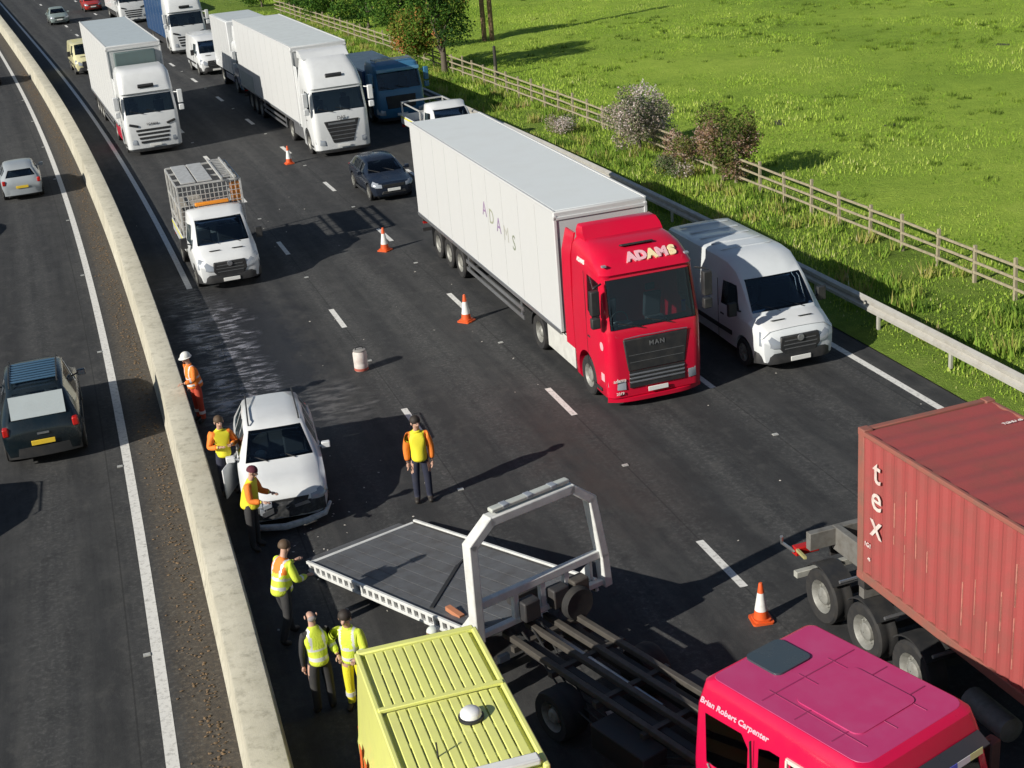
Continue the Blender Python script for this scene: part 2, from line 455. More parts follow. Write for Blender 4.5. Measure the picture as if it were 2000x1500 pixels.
# ------------------------------------------------------------------ ground, road, markings
ASPH, LINE, CONC = asphalt_mat(), line_mat(), concrete_mat()
def strip(name, n0, n1, s0, s1, z, mat, ds=2.0, nn=2, kind=None, parent=None):
    ss = np.arange(s0, s1 + ds * .5, ds); ns = np.linspace(n0, n1, nn)
    v, uv = [], []
    for s in ss:
        for n in ns: v.append(R(s, n, z)); uv.append((n, s))
    f = [(i * nn + j, i * nn + j + 1, (i + 1) * nn + j + 1, (i + 1) * nn + j) for i in range(len(ss) - 1) for j in range(nn - 1)]
    me = bpy.data.meshes.new(name); me.from_pydata(v, [], f)
    ul = me.uv_layers.new(name='road'); li = np.empty(len(me.loops), int); me.loops.foreach_get('vertex_index', li)
    ul.data.foreach_set('uv', np.array(uv)[li].ravel())
    o = link(name, me, mat, parent)
    if kind: o['kind'] = kind
    return o
def wave(x, y):
    return (np.sin(x * .11 + 1.3) * np.cos(y * .083 + .4) + .5 * np.sin(x * .31 + y * .27))
GROUNDM = grass_ground_mat('meadow_soil_and_turf', [(.30, (0.118, 0.187, 0.027)), (.45, (0.225, 0.341, 0.044)), (.58, (0.323, 0.440, 0.062)), (.75, (0.431, 0.495, 0.125))])
VERGEM = grass_ground_mat('verge_turf', [(.32, (0.081, 0.120, 0.024)), (.5, (0.172, 0.265, 0.040)), (.66, (0.287, 0.353, 0.079)), (.8, (0.368, 0.353, 0.158))], 2.0)
def flat_ground():
    # one sheet to the horizon, a shallow step below the carriageway, dished under it
    me = bpy.data.meshes.new('ground'); S = 1500.0
    me.from_pydata([(-S, -S, -.06), (S, -S, -.06), (S, S, -.06), (-S, S, -.06)], [], [(0, 1, 2, 3)])
    tag(link('ground', me, grass_ground_mat('far_rough_ground', [(.30, (.06, .065, .04)), (.5, (.10, .11, .06)), (.75, (.15, .15, .09))])), kind='structure')
flat_ground()
def field_z(n):                      # verge dips to the fence, meadow beyond lies level
    t = np.clip((n - 17.7) / 1.2, 0, 1); return .02 + .10 * t - .10 * np.clip((n - 20) / 4, 0, 1)
def ground_strip(name, n0, n1, s0, s1, ds, dn, mat, bumpy):
    ss = np.arange(s0, s1, ds); ns = np.arange(n0, n1 + dn * .5, dn)
    v = []
    for s in ss:
        for n in ns:
            x, y, _ = R(s, n); e = min(1, (n - n0) / .6)
            v.append((x, y, float(field_z(n)) + bumpy * e * (float(wave(x * 2.1, y * 2.3)) * .5 + random.uniform(-.5, .5))))
    k = len(ns)
    f = [(i * k + j, i * k + j + 1, (i + 1) * k + j + 1, (i + 1) * k + j) for i in range(len(ss) - 1) for j in range(k - 1)]
    me = bpy.data.meshes.new(name); me.from_pydata(v, [], f); shade(me, 60)
    return tag(link(name, me, mat), kind='structure')
road = strip('road', .0, 17.75, -78, 300, 0.0, ASPH, 2.0, 8, 'structure')
far_road = strip('opposite_road', -13.5, .0, -78, 300, 0.0, ASPH, 2.0, 6, 'structure')
ground_strip('verge', 17.75, 24.0, -30, 180, .5, .35, VERGEM, .05)
ground_strip('field', 24.0, 110.0, -30, 200, 1.2, 1.2, GROUNDM, .09)
def dash(n, s, L, w, parent, z=.004):
    ss = [s, s + L / 2, s + L]; v = []
    for a in ss: v += [R(a, n - w / 2, z), R(a, n + w / 2, z)]
    me = bpy.data.meshes.new('lane_marking'); me.from_pydata(v, [], [(0, 1, 3, 2), (2, 3, 5, 4)])
    return link('lane_marking', me, LINE, parent)
for n, ph in ((NB - LW, 30.18), (NB, 20.66), (NB + LW, 29.6)):
    for k in range(-4, 20):
        s = ph + 9 * k
        if 3 < s < 185: dash(n, s, 1.95, .16 if s < 60 else .19, road)
def edge_line(n, s0, s1, w, parent):
    v = []; ss = np.arange(s0, s1, 2.0)
    for a in ss: v += [R(a, n - w / 2, .004), R(a, n + w / 2, .004)]
    me = bpy.data.meshes.new('edge_line'); me.from_pydata(v, [], [(2 * i, 2 * i + 1, 2 * i + 3, 2 * i + 2) for i in range(len(ss) - 1)])
    return link('edge_line', me, LINE, parent)
edge_line(NB + 7.667, -30, 290, .19, road)
edge_line(NB - 2 * LW - .1, 46, 290, .19, road)
edge_line(-1.0925, -30, 290, .21, far_road)
for k in range(0, 22): dash(-1.0925 - LW, 12.5 + 9 * k, 1.95, .15, far_road)
# reflecting road studs in the gaps between the dashes
stud_me = MB().box(-.05, .05, -.065, .065, 0, .018).box(-.052, -.045, -.05, .05, .004, .016, 1).mesh('road_stud')
STUDM = plain('stud_casting', (.55, .55, .52), .4, .2, .3, 20)
stud_me.materials.append(STUDM); stud_me.materials.append(LAMP)
for n, ph in ((NB - LW, 30.18), (NB, 20.66), (NB + LW, 29.6)):
    for k in range(-2, 13):
        s = ph + 9 * k - 3.2
        if s > 8: link('road_stud', stud_me, STUDM, road, R(s, n, .003), heading(s))
for k in range(0, 10): link('road_stud', stud_me, STUDM, far_road, R(14 + 9 * k, -1.28, .003), heading(14 + 9 * k))
# pale flecks of broken plastic and stone scattered on the lanes
FLECK = plain('fleck', (.55, .52, .47), .7, 0, .3, 30)
def scatter_flakes(name, label, cat, pts, sz, mat, kind='stuff', tint=None):
    k = len(pts); a = rng.uniform(0, 6.28, k); h = sz * rng.uniform(.5, 1.3, k)
    P = np.array(pts); ex = np.stack([np.cos(a), np.sin(a), rng.uniform(-.3, .3, k)], 1) * h[:, None]; ey = np.stack([-np.sin(a), np.cos(a), rng.uniform(-.3, .3, k)], 1) * h[:, None] * .7
    up = np.array([0, 0, 1]) * (h * .35)[:, None]
    V = np.stack([P + ex, P + ey, P - ex, P - ey, P + up], 1).reshape(-1, 3)
    me = bpy.data.meshes.new(name); b = np.arange(k) * 5
    F = np.concatenate([np.stack([b, b + 1, b + 4], 1), np.stack([b + 1, b + 2, b + 4], 1), np.stack([b + 2, b + 3, b + 4], 1), np.stack([b + 3, b, b + 4], 1)])
    me.from_pydata(V.tolist(), [], F.tolist())
    o = link(name, me, mat); return tag(o, label, cat, kind=kind)
lit = [R(rng.uniform(8, 110), -.95 + .75 * rng.beta(3.2, 1.3), .012) for _ in range(2600)]
scatter_flakes('leaf_litter', 'brown leaf litter and grit along the barrier on the left carriageway', 'leaf litter', lit, .035,
               plain('leaf_litter', (.20, .13, .07), .9, 0, .8, 9, (.06, .05, .035)))
deb = [R(rng.normal(26.5, 2.2), rng.normal(2.4, .9), .01) for _ in range(55)] + [R(rng.uniform(14, 60), rng.uniform(1, 17), .01) for _ in range(60)]
scatter_flakes('road_debris', 'scattered small crash debris on the dark asphalt around the damaged car', 'debris', deb, .03, FLECK)

# ------------------------------------------------------------------ concrete barrier in the central reserve
def sweep(prof, s0, s1, ds, nc):
    m = MB(); m.loft([[R(s, nc + p[0], p[1]) for p in prof] for s in np.arange(s0, s1 + .01, ds)]); return m
BAR = thing('concrete_barrier', 'long weathered concrete barrier dividing the two carriageways', 'barrier', (0, 0, 0))
BC = .31
obj('barrier_wall', sweep([(-.36, .002), (-.36, .08), (-.31, .20), (-.275, .88), (-.25, .90), (.27, .90), (.29, .88), (.33, .26), (.38, .13), (.38, .002)], -30, 290, 2.0, BC), CONC, BAR, ang=40)

# ------------------------------------------------------------------ steel guard rail on the verge
GALV = plain('galvanised_steel', (.58, .56, .51), .5, .35, .35, 4, (.25, .22, .17))
GR = thing('guard_rail', 'grey corrugated steel guard rail on posts beside the first lane', 'guard rail')
wprof = [(a * 1.4, .40 + (b - .40) * 1.35) for a, b in [(-.02, .40), (.045, .44), (.045, .50), (-.015, .545), (-.015, .565), (.045, .61), (.045, .67), (-.02, .71), (-.028, .71), (.03, .665), (.03, .615), (-.028, .575), (-.028, .535), (.03, .495), (.03, .445), (-.028, .40)]]
GN = 18.45
for a in np.arange(14, 118, 4.0):
    m = MB(); m.loft([[R(s, GN - p[0], p[1] + .08) for p in wprof] for s in (a, a + 2, a + 4.05)])
    obj('rail_beam', m, GALV, GR, ang=30)
gpost = MB().box(-.05, .05, -.03, .03, -.1, .74).mesh('post')
for a in np.arange(15, 118, 3.2): link('post', gpost, GALV, GR, R(a, GN + .10, .0), heading(a))

# ------------------------------------------------------------------ post and rail fence
WOODF = plain('weathered_fence_wood', (.36, .31, .21), .9, 0, .6, 6, (.14, .12, .085), .5)
FN = 23.0
FE = thing('field_fence', 'weathered brown wooden post and rail fence along the meadow', 'fence')
pm = [MB().prism([(-.045, -.042), (.045, -.042), (.045, .042), (-.045, .042)], 'z', -.3, 1.22 + d).mesh('post') for d in (0, .05, -.05)]
for m in pm: m.materials.append(WOODF)
rm = MB().box(-.92, .92, -.018, .018, -.036, .036).mesh('rail'); rm.materials.append(WOODF)
sp = 1.8
for k in range(-2, 58):
    s = 24 + sp * k; p = link('post', pm[k % 3], WOODF, FE, R(s, FN + random.uniform(-.02, .02), .0), heading(s))
    p.rotation_euler = (random.uniform(-.03, .03), random.uniform(-.03, .03), heading(s))
    for z in (.38, .72, 1.06):
        q = link('rail', rm, WOODF, FE, R(s + sp / 2, FN - .075, z + random.uniform(-.02, .02)), heading(s))
        q.rotation_euler = (0, random.uniform(-.012, .012), heading(s + sp / 2))

# ------------------------------------------------------------------ grass: blades as one mesh per area
def blades(name, label, cat, P, h, w, mat, tint, lean=.35, kind='stuff'):
    k = len(P); a = rng.uniform(0, 6.283, k); d = np.stack([np.cos(a), np.sin(a), np.zeros(k)], 1)
    b = rng.uniform(0, 6.283, k); l = np.stack([np.cos(b), np.sin(b), np.zeros(k)], 1) * (h * rng.uniform(.1, lean, k))[:, None]
    up = np.zeros((k, 3)); up[:, 2] = h
    V = np.stack([P - d * w[:, None], P + d * w[:, None], P + up + l], 1).reshape(-1, 3)
    me = bpy.data.meshes.new(name); me.vertices.add(3 * k); me.vertices.foreach_set('co', V.ravel().astype(np.float32))
    me.loops.add(3 * k); me.loops.foreach_set('vertex_index', np.arange(3 * k, dtype=np.int32))
    me.polygons.add(k); me.polygons.foreach_set('loop_start', np.arange(0, 3 * k, 3, dtype=np.int32)); me.update(); me.validate()
    at = me.attributes.new('tint', 'FLOAT', 'POINT'); at.data.foreach_set('value', np.repeat(tint, 3).astype(np.float32))
    return tag(link(name, me, mat), label, cat, kind=kind)
_RS = np.array([R(s, 0)[:2] + (_th(s),) for s in np.arange(-30, 300, .5)])
def RV(s, n):
    i = ((s + 30) / .5); j = np.clip(i.astype(int), 0, len(_RS) - 2); f = (i - j)[:, None]
    A = _RS[j] * (1 - f) + _RS[j + 1] * f
    return A[:, 0] + n * np.cos(A[:, 2]), A[:, 1] + n * np.sin(A[:, 2])
_vn = np.random.default_rng(4).uniform(0, 1, (256, 256))
def vnoise(x, y):
    xi, yi = np.floor(x).astype(int), np.floor(y).astype(int); fx, fy = x - xi, y - yi
    fx, fy = fx * fx * (3 - 2 * fx), fy * fy * (3 - 2 * fy)
    g = lambda a, b: _vn[a % 256, b % 256]
    return (g(xi, yi) * (1 - fx) + g(xi + 1, yi) * fx) * (1 - fy) + (g(xi, yi + 1) * (1 - fx) + g(xi + 1, yi + 1) * fx) * fy
def fbm(x, y): return .45 * vnoise(x, y) + .28 * vnoise(x * 2.3 + 7, y * 2.3) + .17 * vnoise(x * 5.1, y * 5.1 + 3) + .10 * vnoise(x * 11, y * 11)
def clump(x, y, sc=1.0):
    return np.clip((fbm(x * .22 * sc, y * .22 * sc) - .5) * 2.4 + .5, 0, 1)
def clump_old(x, y, sc=1.0):
    return .5 + .25 * np.sin(x * .9 * sc + 1.7 * np.sin(y * .5 * sc)) * np.cos(y * 1.1 * sc + np.sin(x * .6 * sc)) + .25 * np.sin(x * .23 * sc + y * .19 * sc + 2)
GRASSM = blade_mat('grass_blade', [(0.0, (0.069, 0.120, 0.018)), (.3, (0.196, 0.327, 0.035)), (.6, (0.353, 0.502, 0.062)), (.85, (0.490, 0.568, 0.125)), (1.0, (0.608, 0.590, 0.275))])
k = 230000
s = rng.uniform(26, 175, k) ; n = 24 + (rng.uniform(0, 1, k) ** 1.25) * 62
x, y = RV(s, n); c = clump(x, y)
P = np.stack([x, y, np.full(k, .0)], 1)
blades('field_grass', 'bright green rough meadow grass filling the field behind the fence', 'grass', P, rng.uniform(.06, .15, k) * (.6 + .9 * c), rng.uniform(.014, .034, k), GRASSM,
       np.clip(.12 + .62 * c + rng.normal(0, .13, k), 0, 1))
k = 95000
s = rng.uniform(14, 130, k); n = 17.95 + rng.uniform(0, 1, k) * 7
x, y = RV(s, n); c = clump(x, y, 1.8)
hh = rng.uniform(.05, .18, k) * (.5 + 1.1 * c) * np.clip((n - 17.8) / 1.2, .25, 1)
blades('verge_grass', 'uncut green and straw coloured grass on the verge beside the road', 'grass', np.stack([x, y, field_z(n) - .02], 1), hh, rng.uniform(.012, .03, k), GRASSM,
       np.clip(.40 + .28 * c + rng.normal(0, .2, k), 0, 1))
# tussocks and weeds
WEEDM = blade_mat('weed_leaf', [(0.0, (0.066, 0.125, 0.020)), (.35, (0.187, 0.325, 0.039)), (.55, (0.330, 0.400, 0.077)), (.75, (0.440, 0.338, 0.132)), (.9, (0.605, 0.562, 0.396)), (1.0, (0.770, 0.800, 0.638))])
def tussocks(name, label, cat, centers, per, r, hmin, hmax, mat, tb, ts):
    C = np.array(centers); k = len(C) * per; ci = np.repeat(np.arange(len(C)), per)
    a = rng.uniform(0, 6.283, k); q = r * np.sqrt(rng.uniform(0, 1, k))
    P = np.stack([C[ci, 0] + q * np.cos(a), C[ci, 1] + q * np.sin(a), C[ci, 2]], 1)
    base = rng.uniform(-1, 1, len(C))[ci]
    return blades(name, label, cat, P, rng.uniform(hmin, hmax, k), rng.uniform(.015, .04, k), mat, np.clip(tb + ts * base + rng.normal(0, .1, k), 0, 1), .6)
s = rng.uniform(16, 125, 420); n = rng.uniform(18.8, 23.6, 420); x, y = RV(s, n)
tussocks('verge_weeds', 'tall mixed weeds and seed heads in the verge below the fence', 'weeds', np.stack([x, y, field_z(n) - .03], 1), 46, .36, .15, .55, WEEDM, .42, .28)
s = rng.uniform(36, 170, 2600); n = 24.5 + rng.uniform(0, 60, 2600); x, y = RV(s, n); q_ = fbm(x * .12 + 50, y * .12) > .50; x, y = x[q_], y[q_]
DARKT = blade_mat('tussock_blade', [(0.0, (0.044, 0.078, 0.012)), (.4, (0.114, 0.185, 0.022)), (.8, (0.211, 0.302, 0.035)), (1.0, (0.299, 0.332, 0.080))])
tussocks('field_tussocks', 'dark green rush tussocks dotted across the meadow', 'tussocks', np.stack([x, y, x * 0], 1), 26, .32, .08, .26, DARKT, .42, .3)

# ------------------------------------------------------------------ trees and shrubs
def leaf_cloud(name, lobes, count, size, mat, parent, tint_mean, tint_sd, squash=.85):
    """leaf-sized folded quads through the lobes' volume, denser near their skins"""
    L = np.array([[*c, r] for c, r in lobes]); w = L[:, 3] ** 2; w /= w.sum()
    i = rng.choice(len(L), count, p=w)
    d = rng.normal(0, 1, (count, 3)); d /= np.linalg.norm(d, axis=1)[:, None]
    rr = L[i, 3] * (rng.uniform(.25, 1, count) ** .55) * (1 + .18 * np.sin(d[:, 0] * 7 + i) * np.cos(d[:, 2] * 6 + d[:, 1] * 5))
    P = L[i, :3] + d * rr[:, None] * np.array([1, 1, squash])
    # drop patches so that what is behind shows through
    keep = (np.sin(P[:, 0] * 4.3 + P[:, 2] * 2.1) * np.sin(P[:, 1] * 3.9 - P[:, 2] * 3.3 + 1) + rng.normal(0, .35, count)) > -.45
    P = P[keep]; i = i[keep]; d = d[keep]; k = len(P)
    a = rng.normal(0, 1, (k, 3)); a /= np.linalg.norm(a, axis=1)[:, None]
    b = np.cross(a, d + rng.normal(0, .7, (k, 3))); b /= np.linalg.norm(b, axis=1)[:, None]
    h = (size * rng.uniform(.5, 1.4, k))[:, None]
    V = np.stack([P - a * h, P + b * h * .55, P + a * h, P - b * h * .55], 1).reshape(-1, 3)
    me = bpy.data.meshes.new(name); me.vertices.add(4 * k); me.vertices.foreach_set('co', V.ravel().astype(np.float32))
    me.loops.add(4 * k); me.loops.foreach_set('vertex_index', np.arange(4 * k, dtype=np.int32))
    me.polygons.add(k); me.polygons.foreach_set('loop_start', np.arange(0, 4 * k, 4, dtype=np.int32)); me.update(); me.validate()
    lt = rng.normal(0, tint_sd, len(L))
    t = np.clip(tint_mean + lt[i] + rng.normal(0, tint_sd * .8, k), 0, 1)
    at = me.attributes.new('tint', 'FLOAT', 'POINT'); at.data.foreach_set('value', np.repeat(t, 4).astype(np.float32))
    return link(name, me, mat, parent)
BARK = bark_mat('grey_brown_bark', (.13, .105, .08))
TREEM = blade_mat('tree_leaf', [(0.0, (0.023, 0.063, 0.013)), (.35, (0.067, 0.158, 0.022)), (.6, (0.162, 0.263, 0.035)), (.78, (0.285, 0.273, 0.056)), (.9, (0.380, 0.179, 0.056)), (1.0, (0.532, 0.210, 0.080))], .3)
PALEM = blade_mat('pale_shrub_leaf', [(0.0, (0.034, 0.063, 0.022)), (.35, (0.115, 0.172, 0.060)), (.55, (0.230, 0.241, 0.144)), (.75, (0.414, 0.322, 0.264)), (.9, (0.552, 0.460, 0.432)), (1.0, (0.690, 0.621, 0.600))], .3)
ROSEM = blade_mat('rusty_shrub_leaf', [(0.0, (.04, .08, .015)), (.35, (.14, .20, .04)), (.6, (.22, .17, .07)), (.8, (.32, .18, .13)), (1.0, (.50, .38, .32))], .3)
def tree(name, label, cat, s, n, h, lobes, leaves, size, mat, tm, ts, trunk=.12, limbs=7, group=None):
    t = thing(name, label, cat, R(s, n, 0), 0, group)
    m = MB(); zt = min(c[2] for c, r in lobes)
    top = Vector((0, 0, h * .62))
    m.tube([(0, 0, -.1), (.02, .03, h * .2), (-.04, .05, h * .42), top], [trunk, trunk * .82, trunk * .6, trunk * .3], 8)
    for i in range(limbs):
        c, r = lobes[i % len(lobes)]; z0 = h * random.uniform(.12, .45)
        p = Vector((0, 0, z0)); e = Vector(c) + Vector((random.uniform(-.4, .4), random.uniform(-.4, .4), random.uniform(-.3, .3))) * r
        q = p.lerp(e, .5) + Vector((random.uniform(-.2, .2), random.uniform(-.2, .2), .15)) * r
        m.tube([p, q, e], [trunk * .45, trunk * .28, trunk * .1], 6)
    obj('trunk', m, BARK, t, ang=60)
    leaf_cloud('crown', lobes, leaves, size, mat, t, tm, ts)
    return t
def lobes_in(k, rx, rz, zc, r0, r1, seed):
    g = np.random.default_rng(seed); L = []
    for _ in range(k):
        d = g.normal(0, 1, 3); d /= np.linalg.norm(d); q = g.uniform(.35, 1) ** .6
        L.append(((float(d[0] * rx * q), float(d[1] * rx * q), float(zc + d[2] * rz * q)), float(g.uniform(r0, r1))))
    return L
tree('hedgerow_tree', 'tall dark green tree with rusty patches beside the fence and pole', 'tree', 82.0, 22.6, 7.2, lobes_in(16, 2.1, 2.7, 4.0, .8, 1.5, 3), 15000, .085, TREEM, .45, .2, .2, 12)
tree('hedgerow_tree', 'russet green tree growing left of the tallest tree', 'tree', 84.5, 21.6, 4.6, lobes_in(12, 1.2, 1.6, 2.6, .6, 1.0, 5), 10000, .085, TREEM, .62, .2, .15, 9)
tree('hedgerow_tree', 'bright green leafy tree behind the tallest tree by the pole', 'tree', 92.0, 23.4, 7.0, lobes_in(12, 1.7, 2.5, 4.2, .8, 1.3, 8), 10000, .09, TREEM, .36, .14, .16, 9)
tree('flowering_shrub', 'pale pinkish white flowering shrub in front of the fence', 'shrub', 55.0, 22.5, 3.0, lobes_in(22, 1.45, 1.1, 1.45, .5, .85, 11), 20000, .05, PALEM, .76, .24, .08, 9)
tree('thorn_tree', 'small rusty brown thorn tree growing through the fence', 'tree', 47.9, 22.7, 3.1, lobes_in(20, 1.1, 1.2, 1.6, .45, .75, 14), 16000, .048, ROSEM, .55, .2, .07, 9)
tree('thorn_tree', 'low straggly brown bush between the flowering shrub and thorn tree', 'bush', 50.6, 22.4, 1.9, lobes_in(7, .8, .45, .95, .35, .55, 17), 3500, .045, ROSEM, .6, .2, .05, 6)
tree('dry_bush', 'dry ochre bush at the foot of the thorn tree', 'bush', 49.6, 21.5, 1.2, lobes_in(6, .7, .3, .55, .3, .45, 19), 2600, .04, PALEM, .55, .2, .04, 5)
tree('dry_bush', 'small tan bush standing in the verge left of the flowering shrub', 'bush', 60.5, 21.2, 1.3, lobes_in(6, .6, .35, .6, .3, .5, 23), 2600, .04, PALEM, .6, .2, .04, 5)
for i, (s, n, h, lab) in enumerate(((108, 25.5, 3.2, 'rounded dark hedge bush beyond the fence, nearest the white lorries'), (116, 25.0, 3.6, 'dark hedge bush beyond the fence, second along'),
                                    (125, 24.0, 4.0, 'broad dark hedge bush above the far white van'), (134, 23.0, 4.0, 'dark hedge bush behind the blue box lorry far up the road'))):
    tree('hedge_bush', lab, 'bush', s, n, h, lobes_in(9, 2.4, h * .3, h * .5, .8, 1.4, 30 + i), 6000, .10, TREEM, .18 + .05 * (i % 3), .14, .1, 6, 'hedge bushes behind the lorries')
# twin timber pole in the meadow
POLEM = bark_mat('creosoted_pole', (.24, .15, .085))
PO = thing('utility_pole', 'brown timber twin pole standing in the meadow by the trees', 'pole', R(92.9, 29.6, 0))
for dx in (-.26, .26): obj('pole', MB().lathe([(.17, -.2), (.16, 4), (.13, 9.0)], 'z', (dx, 0, 0), 10), POLEM, PO)
obj('cross_brace', MB().bar((-.45, -.2, 8.2), (.45, -.2, 8.2), .12, .2), POLEM, PO)
PT = thing('marker_post', 'dark leaning post standing in the meadow near the twin pole', 'post', R(78.5, 24.6, 0))
obj('post', MB().lathe([(.11, -.1), (.10, .6), (.09, 1.75), (.02, 1.8)], 'z', (0, 0, 0), 8), bark_mat('dark_post', (.05, .045, .04)), PT)
obj('base', MB().lathe([(.2, -.05), (.19, .18), (.1, .24)], 'z', (0, 0, 0), 8), bark_mat('dark_post', (.05, .045, .04)), PT)
# ------------------------------------------------------------------ vehicle kit.  local frame: +x forward (front bumper at 0), +y vehicle's left, z up
def ring(st):
    x, zb, wb, zs, ws, zr, wr = st
    zm = zb + (zs - zb) * .5
    h = [(wb * .86, zb), (wb, zb + .05), (ws * .995, zm), (ws, zs - .03), (ws * .985, zs + .02), (wr + (ws - wr) * .10, zr - .06), (wr - .05, zr - .012), (wr * .5, zr + .010), (0, zr + .016)]
    pts = [(x, a, b) for a, b in h] + [(x, -a, b) for a, b in h[-2::-1]]
    return pts
def xloft(sts): return MB().loft([ring(s) for s in sts])
def inset(sts, floor, d=.06):
    out = []
    n = len(sts)
    for i, (x, zb, wb, zs, ws, zr, wr) in enumerate(sts):
        dx = -d if i == 0 else (d if i == n - 1 else 0)
        out.append((x + dx * 1.2, floor, ws - d - .03, zs, ws - d, max(zr - d, zs + .04), wr - d))
    return xloft(out)
def trap(z0, w0, z1, w1, xa, xb): return MB().prism([(-w0, z0), (w0, z0), (w1, z1), (-w1, z1)], 'x', xa, xb)
def sidecut(poly): return MB().prism(poly, 'y', -2.0, 2.0)
def archcut(x, r, yin):
    return [MB().lathe([(r, yin), (r, 2.0)], 'y', (x, 0, r * .93), 24), MB().lathe([(r, -2.0), (r, -yin)], 'y', (x, 0, r * .93), 24)]
def seats(t, x, z, ys=(-.38, .38), mat=None):
    for y in ys:
        m = MB().box(x - .25, x + .25, y - .24, y + .24, z - .12, z + .02).obox((x - .28, y, z + .3), (.06, 0, -.015), (0, .23, 0), (.06, 0, .32)).obox((x - .36, y, z + .72), (.04, 0, 0), (0, .13, 0), (0, 0, .09))
        obj('seat', m, mat or SEAT, t, bevel=.04, ang=40)
def split_y(me):
    out = []
    for sg in (-1, 1):
        bm = bmesh.new(); bm.from_mesh(me)
        bmesh.ops.delete(bm, geom=[f for f in bm.faces if f.calc_center_median().y * sg < 0], context='FACES')
        n = bpy.data.meshes.new('side_window'); bm.to_mesh(n); bm.free()
        if len(n.polygons): out.append(n)
    return out
def body_with_glass(t, outer, inner, wins, cuts, mat, ang=38):
    body, panes = shell_with_windows(outer, inner, wins, cuts)
    b = obj('body', body, mat, t, ang=ang)
    b.data.materials.clear(); b.data.materials.append(mat)
    for k, me in panes.items():
        if len(me.polygons) == 0: continue
        me.materials.clear()
        for part in split_y(me) if '#' in k else [me]: obj(k.split('#')[0], part, GLASS, t, ang=ang)
    return b
def plate(t, x, z, y=0, s='front', mat=None, txt='AB12 CDE'):
    sx = 1 if s == 'front' else -1
    o = obj('number_plate', MB().box(x - .012, x + .012, y - .26, y + .26, z - .056, z + .056), mat or (PLATE_W if s == 'front' else PLATE_Y), t, bevel=.006)
    return o
def mirrors(t, x, y, z, w=.2, h=.16, mat=None, arm=.12):
    for sg in (-1, 1):
        m = MB().obox((x, sg * (y + arm + w / 2), z), (.06, 0, 0), (0, w / 2, 0), (0, 0, h / 2)).bar((x - .02, sg * (y - .04), z - h * .3), (x, sg * (y + arm), z - h * .1), .05, .04)
        o = obj('mirror', m, mat or PLAST, t, bevel=.03, ang=40)
        obj('mirror_glass', MB().box(x - .068, x - .064, sg * (y + arm + w / 2) - w * .42, sg * (y + arm + w / 2) + w * .42, z - h * .4, z + h * .4), LAMP, o)

